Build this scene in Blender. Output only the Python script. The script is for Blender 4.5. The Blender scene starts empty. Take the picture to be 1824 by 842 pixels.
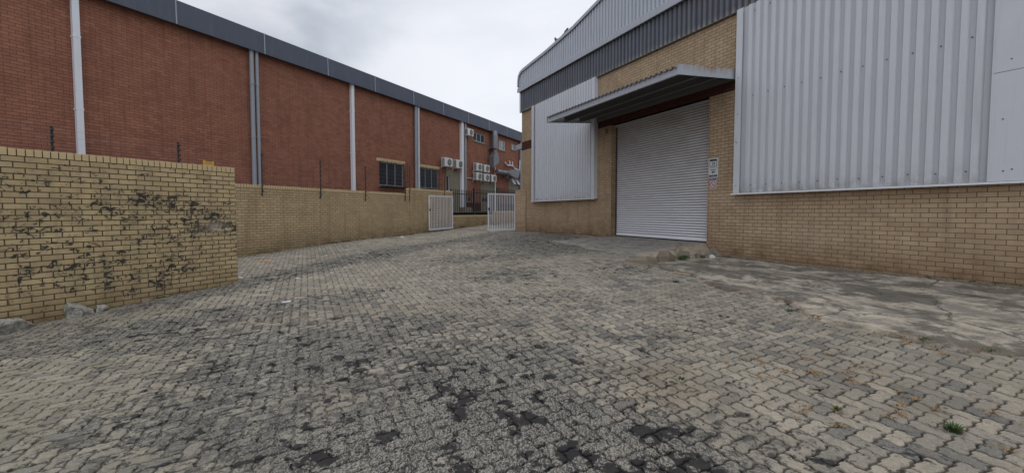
import bpy, math, random
import numpy as np
from mathutils import Vector, Matrix
random.seed(7); RNG = np.random.default_rng(11)
R = math.radians
SC = bpy.context.scene
COL = SC.collection
EZ = 1.66                                   # eye height

# ------------------------------------------------------------ camera
cam = bpy.data.cameras.new('camera'); co = bpy.data.objects.new('camera', cam); COL.objects.link(co)
cam.sensor_width = 36; cam.lens = 745/1824*36; cam.shift_y = -10/1824
cam.clip_start = .05; cam.clip_end = 3000
co.location = (0, 0, EZ); co.rotation_euler = (math.pi/2 - math.atan(33/745), 0, 0)
SC.camera = co
# ------------------------------------------------------------ world and sun
SUN_EL, SUN_AZ = 58, 8                       # azimuth clockwise from +Y
w = bpy.data.worlds.new('World'); SC.world = w; w.use_nodes = True
nt = w.node_tree; nt.nodes.clear()
def wn(t, **k):
    n = nt.nodes.new(t)
    for a, b in k.items(): setattr(n, a, b)
    return n
out = wn('ShaderNodeOutputWorld'); bg = wn('ShaderNodeBackground'); bg.inputs[1].default_value = .1
sky = wn('ShaderNodeTexSky', sky_type='NISHITA', sun_disc=False, sun_elevation=R(SUN_EL), sun_rotation=R(SUN_AZ))
tc = wn('ShaderNodeTexCoord'); mp = wn('ShaderNodeMapping'); mp.inputs['Scale'].default_value = (1, 1, 2.4)
nz = wn('ShaderNodeTexNoise'); nz.inputs['Scale'].default_value = 1.9; nz.inputs['Detail'].default_value = 5
nz.inputs['Roughness'].default_value = .5; nz.inputs['Distortion'].default_value = .25
cr = wn('ShaderNodeValToRGB'); e = cr.color_ramp.elements
e[0].position = .43; e[0].color = (4.0, 4.4, 5.05, 1); e[1].position = .57; e[1].color = (6.8, 6.95, 7.45, 1)
L = nt.links.new
L(tc.outputs['Generated'], mp.inputs[0]); L(mp.outputs[0], nz.inputs['Vector']); L(nz.outputs[0], cr.inputs[0])
# the cloud is thinner and brighter low in the sky ahead
nrm = wn('ShaderNodeVectorMath', operation='DOT_PRODUCT'); g = Vector((.06, .93, .36)).normalized(); nrm.inputs[1].default_value = g
L(tc.outputs['Generated'], nrm.inputs[0])
mr = wn('ShaderNodeMapRange', interpolation_type='SMOOTHSTEP'); mr.inputs[1].default_value = .86; mr.inputs[2].default_value = 1.0
mr.inputs[3].default_value = 0; mr.inputs[4].default_value = 1
L(nrm.outputs['Value'], mr.inputs[0])
mg = wn('ShaderNodeMix', data_type='RGBA', blend_type='MIX'); mg.inputs['B'].default_value = (9.0, 9.2, 9.7, 1)
ml = wn('ShaderNodeMath', operation='MULTIPLY'); ml.inputs[1].default_value = .75
L(mr.outputs[0], ml.inputs[0]); L(ml.outputs[0], mg.inputs[0]); L(cr.outputs[0], mg.inputs['A'])
ms = wn('ShaderNodeMix', data_type='RGBA'); ms.inputs[0].default_value = .93
# an overcast sky is brightest overhead
sx = wn('ShaderNodeSeparateXYZ'); L(tc.outputs['Generated'], sx.inputs[0])
ze = wn('ShaderNodeMapRange', interpolation_type='SMOOTHSTEP'); ze.inputs[1].default_value = .54; ze.inputs[2].default_value = .95; ze.inputs[3].default_value = 1; ze.inputs[4].default_value = 2.0; L(sx.outputs['Z'], ze.inputs[0])
be = wn('ShaderNodeMapRange', interpolation_type='SMOOTHSTEP'); be.inputs[1].default_value = .25; be.inputs[2].default_value = -.8; be.inputs[3].default_value = 1; be.inputs[4].default_value = 1.75; L(sx.outputs['Y'], be.inputs[0])
zb = wn('ShaderNodeMath', operation='MULTIPLY'); L(ze.outputs[0], zb.inputs[0]); L(be.outputs[0], zb.inputs[1])
zs_ = wn('ShaderNodeVectorMath', operation='SCALE'); L(mg.outputs['Result'], zs_.inputs[0]); L(zb.outputs[0], zs_.inputs['Scale'])
L(sky.outputs[0], ms.inputs['A']); L(zs_.outputs[0], ms.inputs['B']); L(ms.outputs['Result'], bg.inputs[0]); L(bg.outputs[0], out.inputs[0])
sl = bpy.data.lights.new('sun', 'SUN'); sl.energy = .8; sl.angle = R(25); sl.color = (1, .96, .9)
so = bpy.data.objects.new('sun', sl); COL.objects.link(so)
d = Vector((math.sin(R(SUN_AZ))*math.cos(R(SUN_EL)), math.cos(R(SUN_AZ))*math.cos(R(SUN_EL)), math.sin(R(SUN_EL))))
so.rotation_euler = d.to_track_quat('Z', 'Y').to_euler(); so.location = (0, 0, 30)
SC.view_settings.view_transform = 'Standard'; SC.view_settings.look = 'None'
SC.view_settings.exposure = 0.14; SC.view_settings.gamma = 1; SC.view_settings.use_curve_mapping = False

# ------------------------------------------------------------ frames, helpers
AL = math.atan2(.88710959, .46155885); AW = math.atan2(.89723211, -.44155922)
class Frame:
    """A wall direction: local x runs along the wall, z is up."""
    def __init__(s, ang): s.a = ang; s.c, s.s = math.cos(ang), math.sin(ang)
    def w(s, x, y, z=0): return Vector((s.c*x - s.s*y, s.s*x + s.c*y, z))
    def l(s, X, Y): return (s.c*X + s.s*Y, -s.s*X + s.c*Y)
LF = Frame(AL)      # left walls: y grows away from the yard; faces at y = 9.07, 13.4, 16
WF = Frame(AW)      # warehouse: y grows towards the yard; face at y = -9.885
WD = Frame(0)
YW = -9.885
BASE = {}           # root name -> (frame, base point)

def ctrl():
    P = []
    for s, z in ((1.8, -.03), (2.5, .04), (5.05, .21)): q = LF.w(s, 9.07); P.append((q.x, q.y, z))
    for s, z in ((7.5, .28), (11.1, .49), (15.2, .605), (18.7, .742), (22.5, .88), (26.3, 1.03), (31, 1.2)): q = LF.w(s, 13.4); P.append((q.x, q.y, z))
    for s, z in ((18.9, .69), (15, .73), (11.9, .77), (7.65, .5), (4.69, .46), (2.4, .475)): q = WF.w(s, YW); P.append((q.x, q.y, z))
    q = WF.w(8, -7.6); P.append((q.x, q.y, .53)); q = WF.w(11.5, -7.6); P.append((q.x, q.y, .62))
    P += [(0, 0, 0), (0, 3, .1), (0, -8, -.15), (-9, -6, -.2), (8, -6, .35), (9, 0, .42), (-10, 2, -.12), (-1.1, 20.4, .72), (3, 32, 1.2)]
    return np.array(P)
CP = ctrl()
def _k(r2): return np.where(r2 > 1e-9, r2*np.log(np.maximum(r2, 1e-9)), 0)
_n = len(CP); _A = np.zeros((_n+3, _n+3))
_A[:_n, :_n] = _k(((CP[:, None, :2]-CP[None, :, :2])**2).sum(-1)) + np.eye(_n)*.6
_A[:_n, _n] = 1; _A[:_n, _n+1:] = CP[:, :2]; _A[_n, :_n] = 1; _A[_n+1:, :_n] = CP[:, :2].T
_W = np.linalg.solve(_A, np.r_[CP[:, 2], 0, 0, 0])
def vnoise(X, Y, s, seed):
    r = np.random.default_rng(seed); T = r.random((64, 64)); u = X*s % 64; v = Y*s % 64; i = u.astype(int) % 64; j = v.astype(int) % 64; a = u-np.floor(u); b = v-np.floor(v)
    a = a*a*(3-2*a); b = b*b*(3-2*b); i1 = (i+1) % 64; j1 = (j+1) % 64
    return (T[i,j]*(1-a)+T[i1,j]*a)*(1-b)+(T[i,j1]*(1-a)+T[i1,j1]*a)*b
def H(X, Y):
    X = np.asarray(X, float); Y = np.asarray(Y, float); r = np.full(X.shape, _W[_n]) + _W[_n+1]*X + _W[_n+2]*Y
    for i in range(_n): r = r + _W[i]*_k((X-CP[i, 0])**2 + (Y-CP[i, 1])**2)
    return r+.030*(vnoise(X+40, Y+40, .7, 31)-.5)+.010*(vnoise(X+40, Y+40, 2.1, 32)-.5)
def h(X, Y): return float(H(np.array([X]), np.array([Y]))[0])

def tag(o, label=None, cat=None, group=None, kind=None):
    if label: o['label'] = label
    if cat: o['category'] = cat
    if group: o['group'] = group
    if kind: o['kind'] = kind
    return o
def root_of(o):
    while o.parent: o = o.parent
    return o
def thing(name, frame, base, label, cat, group=None):
    o = bpy.data.objects.new(name, None); COL.objects.link(o); o.empty_display_size = .2
    o.location = frame.w(*base); o.rotation_euler = (0, 0, frame.a)
    BASE[o.name] = (frame, base)
    return tag(o, label, cat, group)
class MB:
    def __init__(s): s.v = []; s.f = []; s.m = []; s.cur = 0
    def add(s, vs, fs):
        k = len(s.v); s.v += [tuple(map(float, q)) for q in vs]
        for f in fs: s.f.append(tuple(k+i for i in f)); s.m.append(s.cur)
        return s
    def box(s, x0, x1, y0, y1, z0, z1):
        if x0 > x1: x0, x1 = x1, x0
        if y0 > y1: y0, y1 = y1, y0
        if z0 > z1: z0, z1 = z1, z0
        return s.add([(x0,y0,z0),(x1,y0,z0),(x1,y1,z0),(x0,y1,z0),(x0,y0,z1),(x1,y0,z1),(x1,y1,z1),(x0,y1,z1)],
              [(0,3,2,1),(4,5,6,7),(0,1,5,4),(1,2,6,5),(2,3,7,6),(3,0,4,7)])
    def prism(s, poly, axis, a, b):
        """poly: list of 2D points; axis 'x': points are (y,z); 'y': (x,z); 'z': (x,y)"""
        n = len(poly)
        def P(p, t): return {'x': (t, p[0], p[1]), 'y': (p[0], t, p[1]), 'z': (p[0], p[1], t)}[axis]
        return s.add([P(p, a) for p in poly]+[P(p, b) for p in poly],
              [tuple(range(n))[::-1], tuple(range(n, 2*n))]+[(i, (i+1) % n, n+(i+1) % n, n+i) for i in range(n)])
    def tube(s, pts, r, n=10, cap=True):
        pts = [Vector(p) for p in pts]; rr = r if isinstance(r, (list, tuple)) else [r]*len(pts); vs = []
        for i, p in enumerate(pts):
            d = (pts[min(i+1, len(pts)-1)]-pts[max(i-1, 0)]).normalized()
            u = d.orthogonal().normalized() if i == 0 else (u - d*u.dot(d)).normalized()
            v = d.cross(u)
            vs += [p + (u*math.cos(2*math.pi*k/n)+v*math.sin(2*math.pi*k/n))*rr[i] for k in range(n)]
        fs = []
        for i in range(len(pts)-1):
            for k in range(n): fs.append((i*n+k, i*n+(k+1) % n, (i+1)*n+(k+1) % n, (i+1)*n+k))
        if cap: fs += [tuple(range(n))[::-1], tuple((len(pts)-1)*n+k for k in range(n))]
        return s.add(vs, fs)
    def ell(s, c, r, n=10, m=6, rot=None):
        vs = []; fs = []
        for j in range(m+1):
            t = math.pi*j/m
            for i in range(n):
                q = Vector((r[0]*math.sin(t)*math.cos(2*math.pi*i/n), r[1]*math.sin(t)*math.sin(2*math.pi*i/n), r[2]*math.cos(t)))
                if rot: q = rot @ q
                vs.append(q+Vector(c))
        for j in range(m):
            for i in range(n): fs.append((j*n+i, (j+1)*n+i, (j+1)*n+(i+1) % n, j*n+(i+1) % n))
        return s.add(vs, fs)
    def build(s, name, mat, parent=None, frame=None, base=None, smooth=False, attr=None, bevel=0):
        me = bpy.data.meshes.new(name)
        if parent is not None: fr, bs = BASE[root_of(parent).name]
        else: fr, bs = frame or WD, base or (0, 0, 0)
        me.from_pydata([(a-bs[0], b-bs[1], c-bs[2]) for a, b, c in s.v], [], s.f)
        for q in (mat if isinstance(mat, (list, tuple)) else [mat]): me.materials.append(q)
        me.polygons.foreach_set('material_index', s.m)
        if smooth: me.polygons.foreach_set('use_smooth', [True]*len(s.f))
        if attr is not None:
            at = me.attributes.new('dirt_shade', 'FLOAT_COLOR', 'POINT')
            a = np.array([attr(*q) for q in s.v], 'f'); a = np.c_[a, np.ones(len(a))] if a.shape[1] == 3 else a
            at.data.foreach_set('color', a.astype('f').ravel())
        me.update()
        o = bpy.data.objects.new(name, me); COL.objects.link(o)
        if parent is not None: o.parent = parent
        else:
            o.location = fr.w(*bs); o.rotation_euler = (0, 0, fr.a); BASE[o.name] = (fr, bs)
        if bevel:
            b = o.modifiers.new('bevel', 'BEVEL'); b.width = bevel; b.segments = 2; b.limit_method = 'ANGLE'; b.angle_limit = R(40)
        return o
def copy_under(src, parent, offset):
    """A copy of part src (mesh shared) shifted by offset inside its thing."""
    c = src.copy(); COL.objects.link(c); c.parent = parent; c.location = src.location + Vector(offset); return c

def boxes(name, mat, parent, L_, bevel=0):
    """each box is a part of its own"""
    return [MB().box(*q).build(name, mat, parent, bevel=bevel) for q in L_]

# ------------------------------------------------------------ materials
class NT:
    def __init__(s, name):
        s.m = bpy.data.materials.new(name); s.m.use_nodes = True; s.t = s.m.node_tree; s.t.nodes.clear()
        s.o = s.t.nodes.new('ShaderNodeOutputMaterial'); s.p = s.t.nodes.new('ShaderNodeBsdfPrincipled')
        s.t.links.new(s.p.outputs[0], s.o.inputs[0]); s._tc = None
    def set(s, inp, v):
        if hasattr(v, 'is_output'): s.t.links.new(v, inp)
        elif v is not None:
            if isinstance(v, (tuple, list)) and len(v) == 3 and inp.type == 'RGBA': v = (*v, 1)
            inp.default_value = v
    def n(s, t, ins=None, outp=0, **k):
        q = s.t.nodes.new(t)
        for a, b in k.items(): setattr(q, a, b)
        for a, b in (ins or {}).items(): s.set(q.inputs[a], b)
        return q.outputs[outp]
    def obj(s): return s.n('ShaderNodeTexCoord', outp='Object')
    def map(s, v, sc=(1,1,1), loc=(0,0,0), rot=(0,0,0)): return s.n('ShaderNodeMapping', {0: v, 'Scale': sc, 'Location': loc, 'Rotation': rot})
    def noise(s, v, scale, detail=4, rough=.55, dist=0): return s.n('ShaderNodeTexNoise', {'Vector': v, 'Scale': scale, 'Detail': detail, 'Roughness': rough, 'Distortion': dist})
    def math(s, op, a, b=None, c=None, clamp=False):
        q = s.t.nodes.new('ShaderNodeMath'); q.operation = op; q.use_clamp = clamp
        for i, v in enumerate((a, b, c)):
            if v is not None: s.set(q.inputs[i], v)
        return q.outputs[0]
    def rng(s, v, a, b, c=0., d=1., smooth=False):
        return s.n('ShaderNodeMapRange', {0: v, 1: a, 2: b, 3: c, 4: d}, interpolation_type='SMOOTHSTEP' if smooth else 'LINEAR')
    def mix(s, f, a, b, bt='MIX'):
        q = s.t.nodes.new('ShaderNodeMix'); q.data_type = 'RGBA'; q.blend_type = bt; q.clamp_factor = True
        s.set(q.inputs[0], f); s.set(q.inputs['A'], a); s.set(q.inputs['B'], b); return q.outputs['Result']
    def attr(s, name):
        q = s.t.nodes.new('ShaderNodeAttribute'); q.attribute_name = name; sp = s.t.nodes.new('ShaderNodeSeparateColor')
        s.t.links.new(q.outputs['Color'], sp.inputs[0]); return sp.outputs[0], sp.outputs[1], sp.outputs[2]
    def bump(s, hgt, st=.5, dist=.01, nrm=None):
        return s.n('ShaderNodeBump', {'Height': hgt, 'Strength': st, 'Distance': dist, **({'Normal': nrm} if nrm else {})})
    def fin(s, col, rough=.8, metal=0., normal=None, spec=.3, **k):
        s.set(s.p.inputs['Base Color'], col); s.set(s.p.inputs['Roughness'], rough); s.set(s.p.inputs['Metallic'], metal)
        s.set(s.p.inputs['Specular IOR Level'], spec)
        if normal: s.set(s.p.inputs['Normal'], normal)
        for a, b in k.items(): s.set(s.p.inputs[a], b)
        return s.m
def painted(name, col, rough=.5, metal=0., dirt_shade=(.2,.18,.15), amount=.35, streak=True, scale=1.2, spec=.35, pan=None):
    """Weathered paint: blotches, vertical grime streaks, fine grain; pan paints channel shade."""
    m = NT(name); v = m.obj()
    a = m.noise(v, scale*1.7, 6, .6); c = m.mix(m.rng(a, .35, .75, 0, .35*amount*2), col, tuple(x*.8 for x in col))
    if streak:
        b = m.noise(m.map(v, (9, 9, .5)), scale, 5, .65); c = m.mix(m.rng(b, .52, .8, 0, amount), c, dirt_shade)
    if pan is not None: c = m.mix(m.math('MULTIPLY', m.attr('dirt_shade')[0], pan), c, tuple(x*.5 for x in col)); c = m.mix(m.math('MULTIPLY', m.attr('dirt_shade')[1], m.rng(m.noise(v, 5, 5, .7), .35, .6), clamp=True), c, (.22,.20,.165))   # shade painted into the sheet's channels, then grime along its lower edge
    g = m.noise(v, 55, 3, .6); c = m.mix(m.rng(g, .3, .7, 0, .10), c, tuple(x*.6 for x in col))
    return m.fin(c, m.rng(a, .3, .7, rough-.08, rough+.12), metal, m.bump(a, .15, .004), spec)
def brick(name, c1, c2, mortar, patch, dirt_dark=(.035,.033,.03), damp=(.10,.065,.03), depth=.006, var=.5, mort=.0052, soot_scale=13):
    m = NT(name); v = m.obj()
    sx = m.n('ShaderNodeSeparateXYZ', {0: v}, 'X'); sy = m.n('ShaderNodeSeparateXYZ', {0: v}, 'Y'); sz = m.n('ShaderNodeSeparateXYZ', {0: v}, 'Z')
    u = m.n('ShaderNodeCombineXYZ', {0: m.math('ADD', sx, sy), 1: sz})
    wob = m.noise(v, 9, 2); u = m.n('ShaderNodeVectorMath', {0: u, 1: m.n('ShaderNodeCombineXYZ', {0: m.rng(wob, 0, 1, -.004, .004), 1: m.rng(wob, 0, 1, .003, -.003)})}, operation='ADD')
    bk = m.t.nodes.new('ShaderNodeTexBrick'); m.set(bk.inputs['Vector'], u)
    for a, b in {'Scale': 1, 'Mortar Size': mort, 'Mortar Smooth': .25, 'Bias': 0, 'Brick Width': .232, 'Row Height': .085,
                 'Color1': (0,0,0), 'Color2': (1,1,1), 'Mortar': (.5,.5,.5)}.items(): m.set(bk.inputs[a], b)
    bk.offset = .5; rnd = bk.outputs['Color']; fac = bk.outputs['Fac']
    base = m.mix(rnd, c1, c2)
    big = m.noise(v, .55, 5, .6); base = m.mix(m.rng(big, .35, .7, 0, var), base, patch)
    fine = m.noise(v, 42, 4, .7); base = m.mix(m.rng(fine, .25, .75, 0, .32), base, tuple(x*.55 for x in c1))
    col = m.mix(fac, base, mortar)
    run = m.noise(m.map(v, (3.5, 3.5, .22)), 1.6, 6, .65); col = m.mix(m.rng(run, .5, .68, 0, .38), col, tuple(x*.45 for x in c2))
    blot = m.noise(v, 1.3, 7, .7); col = m.mix(m.rng(blot, .46, .62, 0, .30), col, tuple(x*.5 for x in c2))
    r, g, b = m.attr('dirt_shade')
    # damp and earth staining near the foot of the wall
    dn = m.noise(m.map(v, (1.2, 1.2, 2.2)), 2.2, 6, .65); df = m.math('MULTIPLY', g, m.rng(dn, .3, .65, .35, 1.3), clamp=True)
    col = m.mix(df, col, m.mix(.75, col, damp, 'MIX'))
    # soot: small torn marks, thicker where the attribute says so
    warp = m.noise(v, 5, 3)
    vv = m.n('ShaderNodeVectorMath', {0: m.map(v, (1, 1, 1.35)), 1: m.n('ShaderNodeVectorMath', {0: warp, 'Scale': .12}, operation='SCALE')}, operation='ADD')
    s1 = m.noise(vv, soot_scale*1.25, 5, .6, .9); s2 = m.noise(v, 4.2, 4, .6)
    lump = m.math('ADD', m.math('MULTIPLY', s1, .74), m.math('MULTIPLY', s2, .26))
    th = m.rng(r, 0, 1, .66, .47)
    sf = m.rng(m.math('SUBTRACT', lump, th), -.012, .04, 0, 1, True)
    sf = m.math('MULTIPLY', sf, m.rng(r, .02, .12), clamp=True)
    haze_ = m.math('MULTIPLY', m.rng(s2, .35, .7), m.math('MULTIPLY', r, .6), clamp=True)
    col = m.mix(haze_, col, (.09,.085,.075)); col = m.mix(m.math('MULTIPLY', sf, .93), col, dirt_dark)
    col = m.mix(m.math('MULTIPLY', b, m.rng(s2, .3, .6), clamp=True), col, (.50,.45,.37))
    hgt = m.math('ADD', m.math('MULTIPLY', fac, -1), m.math('MULTIPLY', fine, .22))
    return m.fin(col, .88, 0, m.bump(hgt, .9, depth), .2)

M = {}
M['brick_yellow'] = brick('yellow_face_brick', (.64,.49,.265), (.49,.37,.195), (.060,.045,.028), (.52,.40,.24), mort=.0078, soot_scale=9)
M['brick_long'] = brick('yellow_brick_worn', (.60,.455,.265), (.48,.355,.20), (.115,.08,.05), (.46,.34,.20), mort=.006)
M['brick_ware'] = brick('tan_brick', (.51,.38,.245), (.40,.285,.18), (.12,.085,.055), (.41,.30,.195), damp=(.13,.07,.03), mort=.0055)
M['brick_red'] = brick('red_brick', (.41,.178,.114), (.29,.124,.08), (.13,.062,.043), (.285,.13,.085), mort=.005, depth=.012, var=.6)
M['brick_dark_red'] = brick('dark_red_brick', (.095,.038,.03), (.07,.028,.023), (.04,.02,.016), (.08,.033,.026))
M['cap'] = painted('cap_brick', (.58,.45,.25), .88, dirt_shade=(.09,.07,.045), amount=.6, streak=False, scale=5, spec=.2)
M['cap_tan'] = painted('cap_brick_tan', (.40,.285,.17), .88, dirt_shade=(.09,.07,.045), amount=.5, streak=False, scale=5, spec=.2)
M['clad'] = painted('pale_grey_cladding', (.575,.59,.625), .42, dirt_shade=(.30,.29,.27), amount=.3, pan=.36)
M['clad_old'] = painted('weathered_grey_sheet', (.47,.50,.55), .5, dirt_shade=(.28,.24,.2), amount=.4, pan=.6)
M['trim'] = painted('grey_trim', (.40,.42,.46), .5, dirt_shade=(.30,.20,.13), amount=.45, scale=2)
M['white'] = painted('white_paint', (.74,.75,.78), .45, dirt_shade=(.32,.28,.22), amount=.25)
M['gate_paint'] = painted('chalky_white_paint', (.66,.67,.70), .5, dirt_shade=(.25,.2,.16), amount=.35)
M['pipe_grey'] = painted('grey_pipe_paint', (.30,.32,.35), .5, dirt_shade=(.14,.13,.12), amount=.5)
M['fascia'] = painted('slate_fascia', (.078,.09,.12), .5, dirt_shade=(.2,.195,.19), amount=.3, scale=1)
M['seam'] = painted('seam_strip', (.34,.36,.40), .5)
M['black'] = painted('black_paint', (.022,.022,.026), .45, dirt_shade=(.07,.05,.04), amount=.3)
M['maroon_post'] = painted('maroon_primer', (.10,.03,.028), .6)
M['ac'] = painted('ac_casing', (.68,.67,.64), .5, dirt_shade=(.3,.27,.22), amount=.4)
M['ac_dark'] = painted('ac_grille_dark', (.05,.05,.055), .6)
M['ac_mid'] = painted('ac_grille_wire', (.33,.33,.33), .6)
M['plaster'] = painted('olive_grey_plaster', (.24,.22,.17), .85, dirt_shade=(.13,.12,.1), amount=.4, spec=.2)
M['galv'] = painted('galvanised_duct', (.23,.235,.25), .42, .6, dirt_shade=(.25,.23,.2), amount=.5, scale=2)
M['galv_sheet'] = painted('dull_galvanised_sheet', (.15,.155,.165), .5, dirt_shade=(.16,.14,.12), amount=.5)
M['purlin'] = painted('dark_steel_purlin', (.15,.155,.16), .6)
M['frame'] = painted('grey_window_frame', (.27,.28,.30), .5)
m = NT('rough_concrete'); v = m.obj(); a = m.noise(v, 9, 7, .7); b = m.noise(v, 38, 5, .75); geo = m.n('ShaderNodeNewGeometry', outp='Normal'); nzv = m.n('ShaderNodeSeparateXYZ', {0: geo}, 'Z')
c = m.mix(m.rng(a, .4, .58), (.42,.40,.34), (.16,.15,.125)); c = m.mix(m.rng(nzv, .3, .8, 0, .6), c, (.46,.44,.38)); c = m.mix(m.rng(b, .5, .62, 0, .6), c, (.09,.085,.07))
M['concrete_block'] = m.fin(c, .93, 0, m.bump(m.math('ADD', a, m.math('MULTIPLY', b, .5)), 1, .03), .2)
M['screw'] = painted('screw_dark', (.05,.05,.06), .5)
M['yellow'] = painted('faded_yellow_plastic', (.60,.34,.045), .55, dirt_shade=(.2,.12,.05), amount=.4, scale=4)
M['orange'] = painted('orange_plastic', (.6,.22,.03), .55)
M['bird'] = painted('bird_feathers', (.07,.065,.07), .8)
M['brown_dry'] = painted('dry_grass_blades', (.30,.19,.085), .85, streak=False)
M['green'] = painted('green_blades', (.045,.08,.022), .8, streak=False, scale=9)
M['debris'] = painted('debris_stone', (.30,.27,.22), .9, streak=False, scale=8)
M['charcoal'] = painted('charcoal', (.018,.018,.02), .85, dirt_shade=(.04,.04,.04), streak=False, scale=8)
M['paper'] = painted('scrap_paper', (.50,.49,.47), .7, streak=False)
M['wood'] = painted('wood_chip', (.36,.28,.18), .85, streak=False, scale=6)
m = NT('dark_glass'); gl = m.noise(m.obj(), 1.1, 2); M['glass'] = m.fin(m.mix(gl, (.012,.014,.018), (.035,.04,.05)), .25, 0, None, .2)
m = NT('pale_glass'); gl = m.noise(m.map(m.obj(), (4, 4, .6)), 1.6, 3); M['glass_pale'] = m.fin(m.mix(m.rng(gl, .4, .6), (.05,.06,.07), (.38,.40,.42)), .1, 0, None, .6)
# old translucent roof sheet turned grey, pale cement-like growth along its lower edge
m = NT('aged_dark_sheet'); v = m.obj(); a = m.noise(m.map(v, (7, 7, .6)), 1.3, 6, .65); b = m.noise(v, 2.6, 5, .6)
c = m.mix(m.rng(a, .3, .7), (.085,.092,.118), (.16,.165,.185)); c = m.mix(m.rng(b, .5, .75, 0, .5), c, (.11,.095,.085))
r_, g_, b_ = m.attr('dirt_shade')
c = m.mix(m.math('MULTIPLY', r_, m.rng(m.noise(v, 7, 4, .6), .3, .6), clamp=True), c, (.27,.26,.215))
c = m.mix(m.math('MULTIPLY', g_, .65), c, (.032,.034,.045))  # pans painted darker as rib shade
M['dark_sheet'] = m.fin(c, .55, 0, None, .3)
# rust-streaked canopy fascia
m = NT('rusty_fascia'); v = m.obj(); a = m.noise(m.map(v, (7, 7, 1.1)), 1.6, 5, .6); r_, g_, b_ = m.attr('dirt_shade')
f = m.math('MULTIPLY', m.rng(a, .36, .50), r_, clamp=True)
c = m.mix(m.rng(m.noise(v, 3, 4), .35, .7, 0, .5), (.47,.50,.54), (.36,.38,.40)); M['rusty'] = m.fin(m.mix(f, c, (.27,.125,.04)), .5)
# roller door: white slats, canopy shade and grime painted in towards the top
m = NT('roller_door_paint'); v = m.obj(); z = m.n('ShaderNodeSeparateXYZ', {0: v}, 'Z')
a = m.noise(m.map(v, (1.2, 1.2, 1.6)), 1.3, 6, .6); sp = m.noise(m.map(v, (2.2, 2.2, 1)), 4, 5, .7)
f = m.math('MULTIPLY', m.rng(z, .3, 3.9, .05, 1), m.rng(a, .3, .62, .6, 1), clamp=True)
c = m.mix(f, (.76,.76,.80), (.40,.37,.35)); c = m.mix(m.math('MULTIPLY', m.attr('dirt_shade')[0], .72), c, (.12,.115,.11)); c = m.mix(m.rng(sp, .62, .74, 0, .35), c, (.2,.18,.16)); M['door'] = m.fin(c, .5)  # shade of the slat grooves is painted in by the attribute

# ------------------------------------------------------------ ground stain map (where soot, soil and moss lie)
GR = [ (-2.0,3.6,3.5,2.0,5,.22),(-5.5,5.2,2.0,1.2,40,.25),(1.6,2.6,.8,.5,0,.3),(2.4,5.2,1.6,.5,30,.25),(0,9,4,6,0,.26),(-4,13,2.5,7,-28,.35),(3.2,4.2,2.5,2.5,0,.16),
 # x, y, rx, ry, deg, amount
 (.15,3.0,.75,1.0,20,.9),(.35,2.3,1.1,.7,0,.75),(-.5,3.6,.6,.8,0,.55),(-.1,4.3,.8,.6,0,.45),(.9,2.5,.4,.6,0,.45),
 (-2.2,4.3,1.2,1.1,20,.6),(-3.5,5.2,1.6,.7,0,.45),(-1.1,2.9,.9,.7,0,.4),(-3.0,3.3,.8,.5,0,.3),(-1.8,5.2,1.3,.8,10,.38),(-4.9,5.9,2.2,.6,35,.55),(-5.9,7.2,1.2,.5,60,.55),
 (-5.3,8.9,1.0,.55,60,.75),(-4.6,10.8,1.6,.6,62,.85),(-3.6,13,2.0,.55,62,.8),(-2.0,16,2.6,.5,62,.7),(-.9,19,1.6,.5,62,.5),
 (-1.0,10.8,1.5,.7,30,.55),(.1,8.5,1.0,.8,30,.5),(.9,11.8,1.3,.9,60,.5),(.7,14.5,1.9,2.6,0,.85),(2.6,12.8,.9,1.3,30,.65),(1.3,17.5,1.4,2.4,20,.75),
 (.8,6.6,1.0,.5,10,.35),(-1.0,2.6,.9,.5,0,.5),(-2.4,3.0,1.2,.4,0,.3),(2.4,8.9,.8,.8,0,.45),(-3.0,7.0,1.4,.7,40,.35)]
BRN = [(1.35,3.6,.45,.5,0,.75),(.9,2.7,.25,.3,0,.5),(-1.2,3.6,.6,.4,0,.5),(-3.3,5.9,.8,.4,30,.5),(-1.7,6.3,.8,.4,0,.35),(-3.1,8.7,1.0,.5,20,.3),(2.6,3.5,.5,.4,0,.25)]
FILL = [(-2.5,4,4,3.5,0,.75),(0,3.1,1.4,1.4,0,.45),(-4,11,4,5,60,.8),(1,13,2.5,5,0,.8),(0,8,2,2,0,.55)]
def field(L_, X, Y):
    X = np.asarray(X, float); Y = np.asarray(Y, float); r = np.zeros(X.shape)
    for x, y, rx, ry, dg, am in L_:
        c, s = math.cos(R(dg)), math.sin(R(dg)); u = (c*(X-x)+s*(Y-y))/rx; v = (-s*(X-x)+c*(Y-y))/ry
        r = 1-(1-r)*(1-am*np.exp(-(u*u+v*v)))
    return r
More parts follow.
